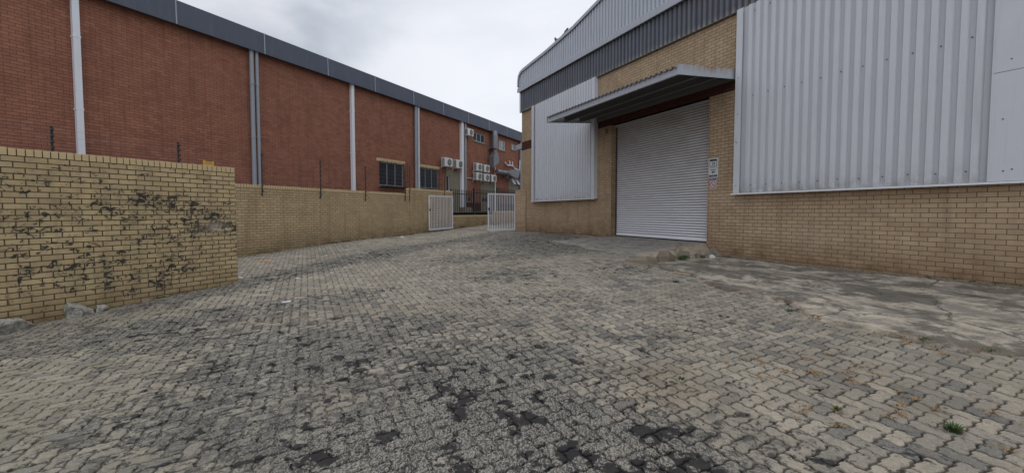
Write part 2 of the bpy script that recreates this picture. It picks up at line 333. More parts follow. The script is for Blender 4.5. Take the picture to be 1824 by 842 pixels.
def ground_mat(name, joint=False):
    m = NT(name); v = m.obj()
    q = m.t.nodes.new('ShaderNodeAttribute'); q.attribute_name = 'pv'; sp = m.t.nodes.new('ShaderNodeSeparateColor'); m.t.links.new(q.outputs['Color'], sp.inputs[0])
    tone, gr, br = sp.outputs; moss = q.outputs['Alpha']
    if joint: c = m.mix(m.noise(v, 30, 4, .7), (.010,.009,.008), (.042,.034,.026))
    else:
        cr = m.t.nodes.new('ShaderNodeValToRGB'); e = cr.color_ramp.elements; m.set(cr.inputs[0], tone)
        e[0].position = 0; e[0].color = (.085,.084,.084, 1); e[1].position = 1; e[1].color = (.37,.318,.247, 1)
        k = e.new(.12); k.color = (.125,.122,.116, 1); k = e.new(.28); k.color = (.215,.192,.158, 1); c = cr.outputs[0]
    mot = m.noise(v, 3.5, 6, .65); c = m.mix(m.rng(mot, .35, .65, 0, .5), c, (.13,.12,.10))
    c = m.mix(m.rng(m.noise(v, .8, 3), .4, .62, 0, .3), c, (.31,.28,.215))
    c = m.mix(m.math('MULTIPLY', moss, m.rng(m.noise(v, 2.2, 4), .35, .6), clamp=True), c, (.19,.178,.125))
    c = m.mix(m.math('MULTIPLY', br, m.rng(m.noise(v, 4, 5), .35, .6), clamp=True), c, (.20,.145,.095))
    gran = m.noise(v, 105, 4, .7); c = m.mix(m.rng(gran, .46, .68, 0, .4), c, (.10,.092,.078)); c = m.mix(m.rng(gran, .34, .46, .35, 0), c, (.50,.45,.37))
    g2 = m.noise(v, 34, 5, .75); c = m.mix(m.rng(g2, .52, .66, 0, .42), c, (.11,.10,.085)); c = m.mix(m.rng(g2, .34, .46, .22, 0), c, (.46,.42,.33))
    olv = m.noise(v, 1.1, 5, .65); c = m.mix(m.rng(olv, .42, .6, 0, .3), c, (.165,.145,.108))
    # torn dark stains
    st = m.noise(m.n('ShaderNodeVectorMath', {0: v, 1: m.n('ShaderNodeVectorMath', {0: m.noise(v, 2.5, 3), 'Scale': .25}, operation='SCALE')}, operation='ADD'), 3.2, 8, .72)
    th = m.rng(gr, 0, 1, .685, .43); f = m.rng(m.math('SUBTRACT', st, th), -.07, .08, 0, 1, True)
    c = m.mix(m.math('MULTIPLY', f, .72), c, (.055,.052,.047))
    st3 = m.noise(v, 12, 7, .75, .3); f3 = m.rng(m.math('SUBTRACT', st3, m.rng(gr, 0, .75, .655, .485)), -.035, .035, 0, 1, True)
    c = m.mix(m.math('MULTIPLY', f3, .85), c, (.030,.029,.029))
    # soot film: even darkening of the worst places, then solid tar-black lumps
    c = m.mix(m.math('MULTIPLY', m.rng(gr, .45, 1.0), .62), c, (.075,.068,.06))
    lp = m.noise(v, 5.4, 8, .58, .1); lf = m.rng(m.math('SUBTRACT', lp, m.rng(gr, .12, 1, .68, .53)), -.018, .025, 0, 1, True)
    c = m.mix(m.math('MULTIPLY', lf, .85), c, (.018,.017,.018))
    # pale crackled crust over the soot
    wn_ = m.n('ShaderNodeTexWave', {'Vector': v, 'Scale': 9, 'Distortion': 16, 'Detail': 4, 'Detail Scale': 2.6, 'Detail Roughness': .7})
    cf = m.math('MULTIPLY', m.rng(wn_, .62, .92), m.math('MULTIPLY', m.rng(gr, .45, .8), m.math('SUBTRACT', 1, lf)), clamp=True)
    c = m.mix(m.math('MULTIPLY', cf, .6), c, (.40,.375,.32))
    hgt = m.math('ADD', gran, m.math('MULTIPLY', mot, 2.0)); return m.fin(c, .93, 0, m.bump(hgt, .6, .006), .18)
M['paver'] = ground_mat('interlocking_pavers'); M['joint'] = ground_mat('joint_sand', True)
# concrete apron: pale cement skin, dark algae patches drawn out along the wall
def concrete(name, light=(.44,.385,.30), dark=(.09,.08,.064), mid=(.235,.21,.17), brown=(.15,.10,.06), amt=.5):
    m = NT(name); v = m.obj(); rv = m.map(v, rot=(0, 0, -AW)); sv = m.map(rv, (.8, 1.1, 1))
    a = m.noise(sv, 1.5, 12, .74, .3); b = m.noise(sv, 3.4, 9, .72); c = m.mix(m.rng(b, .42, .58), light, mid)
    c = m.mix(m.rng(a, amt-.025, amt+.04, 0, .8, True), c, dark); r, g, bb = m.attr('dirt_shade')
    c = m.mix(m.math('MULTIPLY', r, m.rng(b, .3, .55), clamp=True), c, brown)
    e = m.noise(rv, 5, 8, .75); c = m.mix(m.rng(e, .52, .60, 0, .5), c, (.07,.065,.055))
    vo = m.t.nodes.new('ShaderNodeTexVoronoi'); vo.feature = 'DISTANCE_TO_EDGE'; vo.inputs['Scale'].default_value = .75
    m.set(vo.inputs['Vector'], m.n('ShaderNodeVectorMath', {0: rv, 1: m.n('ShaderNodeVectorMath', {0: m.noise(rv, 4, 6, .7), 'Scale': .5}, operation='SCALE')}, operation='ADD'))
    c = m.mix(m.rng(vo.outputs[0], .004, .012, .85, 0), c, (.04,.036,.03))
    fg = m.noise(v, 90, 3, .7); c = m.mix(m.rng(fg, .4, .75, 0, .4), c, (.1,.095,.085))
    return m.fin(c, .92, 0, m.bump(m.math('ADD', a, m.math('MULTIPLY', fg, .4)), .6, .015), .2)
M['apron'] = concrete('stained_concrete'); M['pad'] = concrete('pad_concrete', (.27,.245,.21), (.12,.115,.105), (.21,.195,.17), (.42,.335,.225), .56)
M['earth'] = concrete('bare_earth', (.25,.23,.19), (.10,.09,.08), (.2,.18,.15))

# ------------------------------------------------------------ ground
def nb(name, V, F, mats, mi=None, attrs=None):
    me = bpy.data.meshes.new(name); me.from_pydata(V.tolist() if hasattr(V, 'tolist') else V, [], F)
    for q in mats: me.materials.append(q)
    for an, A in (attrs or {}).items():
        at = me.attributes.new(an, 'FLOAT_COLOR', 'POINT'); at.data.foreach_set('color', np.ascontiguousarray(A, 'f').ravel())
    me.update(); o = bpy.data.objects.new(name, me); COL.objects.link(o); return o
def wl(F_, X, Y): return F_.c*X+F_.s*Y, -F_.s*X+F_.c*Y
def apron_line(s):       # outer edge of the concrete apron, distance from the wall, as a function of s
    return np.interp(s, [-6, 0.0, 1.15, 1.95, 2.87, 3.5, 4.7, 5.5, 6.6, 7.3, 7.95], AE)
_pts = [(4.75,3.84),(4.25,4.27),(4.1,4.63),(3.82,5.23),(3.96,6.05),(3.53,7.0),(3.55,8.01),(3.3,8.8)]
_sl = sorted([(lambda a: (a[0], a[1]-YW))(WF.l(*p)) for p in _pts])
def apron_line(s): return np.interp(s, [-8]+[a[0] for a in _sl], [_sl[0][1]-.3]+[a[1] for a in _sl])
APRON_END = 7.93
def in_yard(X, Y, margin=0.):
    sl_, yl = wl(LF, X, Y); sw, yw = wl(WF, X, Y)
    left = np.where(sl_ < 5.05, (yl < 9.07) | ((yl > 9.29) & (yl < 13.4) & (sl_ > -1)), yl < 13.4)
    return left & ((yw > YW) | (sw > 19.0)) & (Y > -3.2) & (Y < 31) & (X < 9) & (X > -16)
# far ground: one big sheet to the horizon
g = MB(); Rr = 900; g.add([(-Rr,-Rr,-.45),(Rr,-Rr,-.45),(Rr,Rr,-.45),(-Rr,Rr,-.45)], [(0,1,2,3)])
tag(g.build('ground', M['earth']), kind='structure')
# sand bed under and between the pavers
st = .1; xs = np.arange(-17, 14, st); ys = np.arange(-4, 33, st); XX, YY = np.meshgrid(xs, ys, indexing='ij')
fill = field(FILL, XX, YY); gr = field(GR, XX, YY); bn = field(BRN, XX, YY)
lowf = np.interp(RNG.random((40, 48)), [0, 1], [0, 1])
ZZ = H(XX, YY)
bed = ZZ - .024 + np.clip(fill*1.0*(.35+.8*vnoise(XX, YY, 1.7, 5)), 0, 1)*.0165
moss = field([(-5.2,3.9,2.2,2.2,0,.8),(-6,6.2,1.2,1.2,0,.6),(-4,2.6,2,1,0,.6),(4.2,3.2,1,2.5,0,.35),(-7.0,11,1,5,-28,.35)], XX, YY)
nx, ny = XX.shape; idx = np.arange(nx*ny).reshape(nx, ny)
F = np.stack([idx[:-1,:-1], idx[1:,:-1], idx[1:,1:], idx[:-1,1:]], -1).reshape(-1, 4).tolist()
o = nb('sand_bed', np.stack([XX, YY, bed], -1).reshape(-1, 3), F, [M['joint']], attrs={'pv': np.stack([XX*0+.5, gr, bn, moss], -1).reshape(-1, 4)})
tag(o, kind='structure')
# pavers: zigzag interlocking blocks in herringbone, laid square to the warehouse
CELL = .1125; AMP = .0075
def edge(p, q, sg, nrm): 
    out = [p]
    fl = 1 if (q[0]-p[0])+(q[1]-p[1]) > 0 else -1
    for t, k_ in ((.22, fl), (.40, fl), (.60, -fl), (.78, -fl)): out.append((p[0]+(q[0]-p[0])*t+nrm[0]*AMP*k_, p[1]+(q[1]-p[1])*t+nrm[1]*AMP*k_))
    return out
def outline(w_, h_):
    P = []
    par = 0 if w_ == 2 else 1            # parity of x+y at the block's first cell
    sgn = lambda i, j: 1 if (i+j+par) % 2 == 0 else -1
    for i in range(w_): P += edge((i*CELL, 0), ((i+1)*CELL, 0), sgn(i, 0), (0, 1))
    for j in range(h_): P += edge((w_*CELL, j*CELL), (w_*CELL, (j+1)*CELL), sgn(w_, j), (1, 0))
    for i in range(w_-1, -1, -1): P += edge(((i+1)*CELL, h_*CELL), (i*CELL, h_*CELL), sgn(i, h_), (0, 1))
    for j in range(h_-1, -1, -1): P += edge((0, (j+1)*CELL), (0, j*CELL), sgn(0, j), (1, 0))
    return np.array(P)
ii, jj = np.meshgrid(np.arange(-75, 300), np.arange(-90, 125), indexing='ij')
def lay(kind):
    w_, h_ = (2, 1) if kind == 0 else (1, 2)
    k = ((ii-jj) % 4 == (0 if kind == 0 else 3)); I = ii[k]; J = jj[k]
    cx = (I+w_/2)*CELL; cy = (J+h_/2)*CELL
    X = WF.c*cx-WF.s*cy; Y = WF.s*cx+WF.c*cy
    ok = in_yard(X, Y); sw, yw = cx, cy
    ok &= ~((sw < APRON_END+.02) & (yw-YW < apron_line(sw)+.04)); ok &= ~((sw > 7.95) & (sw < 12.6) & (yw-YW < 1.95))
    cx, cy, X, Y = cx[ok], cy[ok], X[ok], Y[ok]; n = len(cx)
    P = outline(w_, h_)-np.array([w_*CELL/2, h_*CELL/2]); m_ = len(P)
    dist = np.hypot(X, Y)
    gap = .0058+.0040*RNG.random(n); Lx = w_*CELL; Ly = h_*CELL
    def ring(extra):
        kx = 1-2*(gap+extra)/Lx; ky = 1-2*(gap+extra)/Ly; return P[None, :, 0]*kx[:, None], P[None, :, 1]*ky[:, None]
    ang = RNG.normal(0, .012, n); jx = RNG.normal(0, .0013, n); jy = RNG.normal(0, .0013, n)
    tx = RNG.normal(0, .009, n); ty = RNG.normal(0, .009, n); dz = RNG.normal(0, .0016, n)
    V = []
    for extra, z in ((.005, 0), (0, -.006), (-.0005, -.035)):
        a, b = ring(extra); c, s = np.cos(ang)[:, None], np.sin(ang)[:, None]; u = c*a-s*b; v = s*a+c*b
        zz = z+tx[:, None]*u+ty[:, None]*v+dz[:, None]; u = u+(cx+jx)[:, None]; v = v+(cy+jy)[:, None]
        V.append(np.stack([WF.c*u-WF.s*v, WF.s*u+WF.c*v, zz], -1))
    V = np.stack(V, 1)                                     # n,3,m,3
    e_ = .06; hc = H(X, Y); gx = (H(X+e_, Y)-hc)/e_; gy = (H(X, Y+e_)-hc)/e_
    V[..., 2] += hc[:, None, None]+gx[:, None, None]*(V[..., 0]-X[:, None, None])+gy[:, None, None]*(V[..., 1]-Y[:, None, None])
    r = RNG.random(n); dk = vnoise(X, Y, .9, 21)*.6+vnoise(X, Y, 2.3, 23)*.4
    tone = np.where(r < .08+.30*(dk > .60), RNG.random(n)*.25, .38+.62*RNG.random(n)); tone = np.where((r > .5) & (r < .62), .3, tone)
    A = np.stack([tone, field(GR, X, Y), field(BRN, X, Y), field([(-5.2,3.9,2.2,2.2,0,.8),(-6,6.2,1.2,1.2,0,.6),(-4,2.6,2,1,0,.6),(4.2,3.2,1,2.5,0,.35)], X, Y)], -1)
    A = np.repeat(A[:, None, :], 3*m_, 1).reshape(-1, 4)
    base = (np.arange(n)*3*m_)[:, None]
    top = (base+np.arange(m_)).tolist(); q = np.arange(m_); q1 = (q+1) % m_
    side = [np.stack([base+L_*m_+q1, base+L_*m_+q, base+(L_+1)*m_+q, base+(L_+1)*m_+q1], -1).reshape(-1, 4) for L_ in (0, 1)]
    return V.reshape(-1, 3), top+np.concatenate(side).tolist(), A
V0, F0, A0 = lay(0); V1, F1, A1 = lay(1); k = len(V0)
o = nb('paved_yard', np.r_[V0, V1], F0+[tuple(i+k for i in f) for f in F1], [M['paver']], attrs={'pv': np.r_[A0, A1]})
tag(o, kind='structure')

def sheet_grid(name, mat, sfn, S, T, zfn, afn=None, kind='structure'):
    """A strip in warehouse coordinates: T in 0..1 runs from the wall to sfn(s)."""
    V = []; A = []
    for s in S:
        for t in T:
            y = YW+t*sfn(s); q = WF.w(s, y); V.append((q.x, q.y, zfn(s, t, q))); A.append((afn(s, t) if afn else 0, 0, 0, 1))
    n_ = len(T); F = [(i*n_+j, (i+1)*n_+j, (i+1)*n_+j+1, i*n_+j+1) for i in range(len(S)-1) for j in range(n_-1)]
    o = nb(name, np.array(V), F, [mat], attrs={'dirt_shade': np.array(A)}); return tag(o, kind=kind)
rag = lambda s: .06*math.sin(s*5.1)+.045*math.sin(s*13.7+1)+.03*math.sin(s*31)+.02*math.sin(s*67+2)
S = np.arange(-8, APRON_END+.001, .05); T = np.r_[np.linspace(0, .985, 26), 1]
def apz(s, t, q):
    z = h(q.x, q.y)+.024+.010*math.sin(q.x*3.1+q.y*2.3)+.006*math.sin(q.x*11-q.y*7)
    return z-(.05 if t >= .999 else 0)
sheet_grid('concrete_apron', M['apron'], lambda s: float(apron_line(s))+rag(s)+.03, S, T, apz, lambda s, t: min(1, max(0, (t-.95)*11)+max(0, (.09-t)*11)))
# raised concrete pad in front of the roller door
S = np.concatenate([[7.72, 7.8, 7.9, 8.0], np.arange(8.1, 12.7, .1)]); T = np.linspace(0, 1, 22)
def padz(s, t, q):
    g_ = h(q.x, q.y); k = min(1, max(0, (s-7.70)/.34)); k = k*k*(3-2*k); kl = min(1, max(0, (12.6-s)/.7))
    full = .805*(1-t)+(g_+.035)*t if t < .93 else g_+.035-(t-.93)/.07*.06
    full = max(full, g_+.012) if t < .95 else full
    return g_-.015+(full-g_+.015)*k*kl+.006*math.sin(q.x*5)*math.sin(q.y*6)
sheet_grid('door_apron', M['pad'], lambda s: 2.35+.12*math.sin(s*2.1)+rag(s)*.8, S, T, padz, lambda s, t: (1.0 if s < 8.06 else max(0, 1-(s-8.06)*2.2)*.8)*(.5+.5*t)+.3*max(0, t-.85)*5)
# concrete strip under the gate
a = Vector((-3.05, 22.6)); b = Vector((.3, 21.15)); dd = (b-a); nn = Vector((dd.y, -dd.x)).normalized()*.17; V = []
for i in range(31):
    p = a+dd*i/30
    for sgn in (1, -1): q = p+nn*sgn; V.append((q.x, q.y, h(q.x, q.y)+.018))
o = nb('gate_threshold', np.array(V), [(2*i, 2*i+2, 2*i+3, 2*i+1) for i in range(30)], [M['pad']], attrs={'dirt_shade': np.zeros((62, 4))}); tag(o, kind='structure')
# raised ground behind the low wall, beside the brick building
g = MB(); g.add([LF.w(18.3,13.6,1.66),LF.w(42,13.6,1.9),LF.w(42,16.05,1.9),LF.w(18.3,16.05,1.66)], [(3,2,1,0)]); tag(g.build('raised_path', M['pad']), kind='structure')
g = MB(); g.add([LF.w(-6,13.6,.9),LF.w(18.3,13.6,1.3),LF.w(18.3,16.05,1.3),LF.w(-6,16.05,.9)], [(3,2,1,0)]); tag(g.build('side_path', M['earth']), kind='structure')

# ------------------------------------------------------------ walls as gridded faces with openings
def breaks(a, b, cuts, step):
    pts = sorted({a, b, *[c for c in cuts if a < c < b]}); out = [a]
    for p, q in zip(pts, pts[1:]):
        n = max(1, int(round((q-p)/step))); out += [p+(q-p)*(i+1)/n for i in range(n)]
    return out
def wall_face(mb, s0, s1, z0, z1, y, inward, holes=(), step=.25, reveal=.1):
    """Face in the plane y; inward = +1/-1 is the direction into the building; reveals around each hole."""
    Ss = breaks(s0, s1, [c for q in holes for c in q[:2]], step); Zs = breaks(z0, z1, [c for q in holes for c in q[2:4]], step)
    vi = {}
    def vid(i, j):
        if (i, j) not in vi: vi[i, j] = len(mb.v); mb.v.append((Ss[i], y, Zs[j]))
        return vi[i, j]
    for i in range(len(Ss)-1):
        for j in range(len(Zs)-1):
            cs, cz = (Ss[i]+Ss[i+1])/2, (Zs[j]+Zs[j+1])/2
            if any(q[0] < cs < q[1] and q[2] < cz < q[3] for q in holes): continue
            f = (vid(i,j), vid(i+1,j), vid(i+1,j+1), vid(i,j+1))
            mb.f.append(f if inward > 0 else f[::-1]); mb.m.append(mb.cur)
    for a, b, c, d in [q[:4] for q in holes]:
        r = y+inward*reveal
        mb.add([(a,y,c),(b,y,c),(b,y,d),(a,y,d),(a,r,c),(b,r,c),(b,r,d),(a,r,d)], [(0,1,5,4),(1,2,6,5),(2,3,7,6),(3,0,4,7)])
def gauss(L_, s, z):
    r = 0
    for a, b, ra, rb, am in L_: r = 1-(1-r)*(1-am*math.exp(-((s-a)/ra)**2-((z-b)/rb)**2))
    return r
def header_cap(mb, s0, s1, y0, y1, z0, ht=.106, pitch=.085):
    n = int((s1-s0)/pitch)
    for i in range(n):
        a = s0+i*(s1-s0)/n; b = a+(s1-s0)/n; jt = random.uniform(-.003, .003); zt = z0+ht+random.uniform(-.004, .004)
        mb.box(a+.0055, b-.0055, y0+jt, y1+jt, z0+.004, zt)
def mortar_cap(mb, s0, s1, y0, y1, z0, ht=.096): mb.box(s0+.01, s1-.01, y0+.009, y1-.009, z0, z0+ht)
SOOT = [(3.03,1.87,.35,.16,.5),(3.5,1.87,.3,.14,.85),(3.9,1.9,.3,.12,.75),(4.15,1.75,.35,.16,.85),(4.8,1.42,.3,.13,1.0),(4.3,1.32,.45,.08,1.0),(4.55,1.40,.3,.06,1.0),(3.7,1.25,.35,.14,.6),
 (5.0,1.35,.12,.5,.6),(2.26,1.48,.3,.2,.5),(2.4,.8,.35,.22,.5),(2.95,.8,.4,.25,.5),(2.0,.5,.3,.2,.45),(2.7,.48,.4,.2,.5),(3.85,.62,.5,.3,.5),(4.3,.62,.5,.2,.35),
 (2.0,2.1,.3,.1,.45),(2.4,2.1,.4,.12,.45),(3.5,.45,.5,.25,.4),(3.2,1.5,2.4,1.1,.42),(2.0,1.3,1.0,1.0,.3),(4.2,1.0,.9,.6,.25),(3.0,2.4,2.4,.12,.22),(3.4,1.62,.5,.1,.5),(4.5,1.55,.4,.2,.6)]
def front_dirt(s, y, z):
    x_, y_ = LF.w(s, 9.07).xy; g0 = .28*(s-2.5)/8+.03
    return (gauss(SOOT, s, z) if y < 9.1 else .1, max(0, min(1, .9-(z-g0)*2.0)), .8*math.exp(-((s-4.62)/.22)**2-((z-1.36)/.09)**2))
FG = 'boundary walls of yellow face brick'
root = thing('brick_wall', LF, (5.05, 9.07, 0), 'nearest yellow brick wall at the left, spattered with black soot marks', 'wall')
mb = MB(); wall_face(mb, -6, 5.05, -.4, 2.465, 9.07, 1, step=.09); wall_face(mb, -6, 5.05, -.4, 2.465, 9.29, -1, step=.5)
mb.add([(5.05,9.07,-.4),(5.05,9.29,-.4),(5.05,9.29,2.465),(5.05,9.07,2.465)], [(0,1,2,3)])
mb.build('brickwork', M['brick_yellow'], root, attr=front_dirt)
mb = MB(); header_cap(mb, -6, 5.05, 9.066, 9.294, 2.465, .106); mb.build('coping', M['cap'], root, bevel=.004)
mb = MB(); mortar_cap(mb, -6, 5.05, 9.066, 9.294, 2.465); mb.build('coping_mortar', M['brick_dark_red'], root)

root = thing('brick_wall', LF, (7.5, 13.4, .28), 'long yellow brick wall running back to the gate, below the red brick building', 'wall')
def ld(s, y, z):
    gz = np.interp(s, [0, 7.5, 11.1, 15.2, 18.7, 30], [.1, .28, .49, .605, .742, 1.1]); return (.10, max(0, min(1, .75-(z-gz)*1.1)), 0)
mb = MB(); secs = ((-4, 10.445, 2.43), (10.457, 15.30, 2.43), (15.312, 18.74, 2.70))
for a, b, zt in secs:
    wall_face(mb, a, b, -.3, zt, 13.4, 1, step=.3); wall_face(mb, a, b, -.3, zt, 13.62, -1, step=1)
    for x_ in (a, b): mb.add([(x_,13.4,-.3),(x_,13.62,-.3),(x_,13.62,zt),(x_,13.4,zt)], [(0,1,2,3)])
mb.build('brickwork', M['brick_long'], root, attr=ld)
mb = MB(); m2 = MB()
for a, b, zt in secs: header_cap(mb, a, b, 13.396, 13.624, zt); mortar_cap(m2, a, b, 13.396, 13.624, zt)
mb.build('coping', M['cap'], root, bevel=.004); m2.build('coping_mortar', M['brick_dark_red'], root)
# low wall under the palisade, stepping up
root = thing('brick_wall', LF, (18.75, 13.4, .75), 'low stepped yellow brick wall under the black palisade fence beyond the gate', 'wall')
mb = MB()
for a, b, zt in ((18.745, 23.2, 1.41), (23.2, 33, 1.65)):
    wall_face(mb, a, b, .3, zt, 13.42, 1, step=.4); wall_face(mb, a, b, .3, zt, 13.62, -1, step=1); mb.add([(a,13.42,.3),(a,13.62,.3),(a,13.62,zt),(a,13.42,zt)], [(0,3,2,1)])
mb.build('brickwork', M['brick_long'], root, attr=ld)
mb = MB()
for a, b, zt in ((18.745, 23.2, 1.41), (23.2, 33, 1.65)): header_cap(mb, a, b, 13.416, 13.624, zt, .09)
mb.build('coping', M['cap'], root)
# gate pillar
PF = Frame(math.atan2(21.0-21.2, .74-.17)); px0, py0 = PF.l(.17, 21.10)
root = thing('gate_pillar', PF, (px0+.28, py0, .7), 'square tan brick gate pillar at the far corner of the warehouse', 'pillar')
mb = MB(); wall_face(mb, px0, px0+.56, .4, 2.68, py0, 1, step=.3)
for x_, fl in ((px0, 1), (px0+.56, 0)): mb.add([(x_,py0,.4),(x_,py0+.4,.4),(x_,py0+.4,2.68),(x_,py0,2.68)], [(0,3,2,1) if fl else (0,1,2,3)])
mb.add([(px0,py0+.4,.4),(px0+.56,py0+.4,.4),(px0+.56,py0+.4,2.68),(px0,py0+.4,2.68)], [(3,2,1,0)])
mb.build('brickwork', M['brick_ware'], root, attr=lambda s, y, z: (0, max(0, .8-(z-.7)*1.4), 0))
mb = MB(); header_cap(mb, px0, px0+.56, py0-.003, py0+.403, 2.68, .1); mb.build('coping', M['cap_tan'], root)
mb = MB(); mb.box(px0+.01, px0+.55, py0+.01, py0+.39, 2.68, 2.77); mb.build('coping_mortar', M['brick_dark_red'], root)

# ------------------------------------------------------------ red brick building
def AL_(s, z, off):          # point seen on the wall plane y=16, moved off metres towards the yard
    k = (16-off)/16; return s*k, EZ+(z-EZ)*k
red = thing('brick_building', LF, (3.4, 16, 1.2), 'long red brick industrial building with a slate grey roof fascia', 'building')
WIN = [(16.0, 17.8, 3.05, 4.27), (19.13, 20.9, 3.08, 4.27), (24.87, 26.48, 6.68, 7.28), (28.55, 29.6, 6.55, 7.29), (30.65, 31.4, 6.83, 7.28),
       (21.72, 22.12, 1.72, 4.02), (23.85, 24.62, 2.38, 2.72), (26.1, 26.9, 2.38, 2.72), (30.66, 31.21, 3.93, 4.43), (31.45, 31.95, 3.93, 4.48)]
PL = [(21.68, 23.15, 1.66, 4.34), (25.83, 27.95, 1.66, 3.89), (30.15, 33.0, 1.66, 4.45)]
mb = MB(); wall_face(mb, -8, 40, .3, 8.0, 16, 1, WIN, step=.6, reveal=.12)
mb.add([(-8,16,.3),(-8,34,.3),(-8,34,8),(-8,16,8)], [(0,1,2,3)]); mb.add([(40,16,.3),(40,34,.3),(40,34,8),(40,16,8)], [(0,3,2,1)]); mb.add([(-8,34,.3),(40,34,.3),(40,34,8),(-8,34,8)], [(0,1,2,3)])
mb.build('wall', M['brick_red'], red, attr=lambda s, y, z: (.05, .12 if z < 3 else 0, 0))
for a, b, c, d in PL:      # plaster panels, cut around the openings inside them
    mb = MB(); hs = [q for q in WIN if q[0] >= a and q[1] <= b and q[3] <= d+.01]
    wall_face(mb, a, b, c, d, 15.988, 1, hs, step=1, reveal=.02)
    mb.add([(a,15.988,d),(b,15.988,d),(b,16,d),(a,16,d)], [(0,1,2,3)]); mb.add([(a,15.988,c),(a,15.988,d),(a,16,d),(a,16,c)], [(0,1,2,3)])
    tag(mb.build('plaster_panel', M['plaster'], red), 'olive grey plastered panel set in the red brick')
mb = MB(); z0_, z1_ = AL_(0, 7.735, .28)[1], AL_(0, 8.51, .28)[1]
mb.prism([(15.72, z0_), (15.74, z1_), (15.9, z1_+.02), (15.9, z1_-.06), (34, z1_-.06), (34, z1_-.3), (16.02, z1_-.3), (16.02, z0_+.06), (15.76, z0_+.03)], 'x', -8.4, 40.4)
mb.build('roof_fascia', M['fascia'], red)
for s in (1.5, 4.4, 7.244, 10.146, 13.007, 15.799, 18.713, 21.487, 24.3, 27.1, 29.9, 32.7):
    s_ = s*15.72/16; mb = MB(); mb.prism([(15.705, z0_-.003), (15.725, z1_+.006), (15.745, z1_+.006), (15.73, z0_-.003)], 'x', s_-.016, s_+.016); mb.build('fascia_seam', M['seam'], red)
def rwp(s, wd, mat, shape='box', zb=1.3, off=.14, zt=7.78, lab=None):
    s_ = AL_(s, 0, off)[0]; m_ = MB()
    if shape == 'box': m_.box(s_-wd/2, s_+wd/2, 16-off-.03, 16-off+wd*.7, zb, zt)
    else: m_.tube([(s_, 16-off, zb), (s_, 16-off, zt)], wd/2, 14)
    for z in np.arange(zb+1.2, zt-.5, 1.95):
        if shape == 'box': m_.box(s_-wd/2-.012, s_+wd/2+.012, 16-off-.036, 16-.002, z, z+.05)
        else: m_.tube([(s_, 16-off, z), (s_, 16-off, z+.06)], wd/2+.012, 14); m_.box(s_-.02, s_+.02, 16-off, 15.998, z, z+.05)
    p_ = m_.build('downpipe', mat, red, smooth=False)
    if lab: p_['label'] = lab
    return p_
rwp(4.86, .145, M['white'], lab='wide white square downpipe'); rwp(9.62, .15, M['pipe_grey'], 'r', lab='thick blue grey round downpipe'); rwp(9.82, .12, M['pipe_grey'], 'r', lab='thinner grey round downpipe beside a thick one')
rwp(14.35, .16, M['white'], lab='white square downpipe above the middle of the long wall'); rwp(18.86, .15, M['pipe_grey'], 'r', lab='grey round downpipe, left of a pair'); rwp(19.08, .13, M['clad'], 'r', lab='paler round downpipe, right of a pair')
rwp(23.55, .24, M['white'], zb=1.66, lab='broad white downpipe beside a narrow grey one'); rwp(23.93, .13, M['pipe_grey'], zb=1.66, lab='narrow grey downpipe beside a broad white one')
rwp(27.95, .10, M['white'], 'r', 1.66, .12, 5.1, lab='thin white pipe below the duct hopper'); rwp(32.35, .2, M['pipe_grey'], 'r', 1.66); rwp(32.75, .2, M['clad_old'], 'box', 1.66)
mb = MB(); mb.box(23.2, 24.1, 15.6, 15.99, 1.6, 2.0); mb.build('drain_plinth', M['plaster'], red)
mb = MB(); mb.tube([(29.35,15.88,5.6),(29.7,15.88,5.42),(30.7,15.88,5.47),(30.95,15.88,5.28),(31.9,15.88,5.2),(31.95,15.88,5.9),(32.2,15.88,6.6)], .05, 8)
mb.tube([(30.15,15.88,5.45),(30.15,15.88,5.75),(30.05,15.88,5.8)], .04, 8); mb.tube([(30.6,15.88,5.47),(30.6,15.88,5.8)], .04, 8)
tag(mb.build('waste_pipe', M['white'], red), 'white waste pipes branching high on the wall')
mb = MB(); mb.tube([(23.9,15.95,4.0),(25.0,15.95,4.0)], .03, 8); mb.build('conduit', M['clad_old'], red); mb = MB(); mb.tube([(28.2,15.95,4.75),(30.2,15.95,4.55)], .03, 8); mb.build('conduit', M['clad_old'], red)
mb = MB(); wall_face(mb, 24.0, 33.5, 1.6, 2.33, 15.984, 1, [(25.83, 27.95, 1.5, 2.34), (24.0-.01, 24.03, 1, 1.1)], step=.8, reveal=.015); mb.build('plinth', M['brick_dark_red'], red, attr=lambda *a: (0, 0, 0))

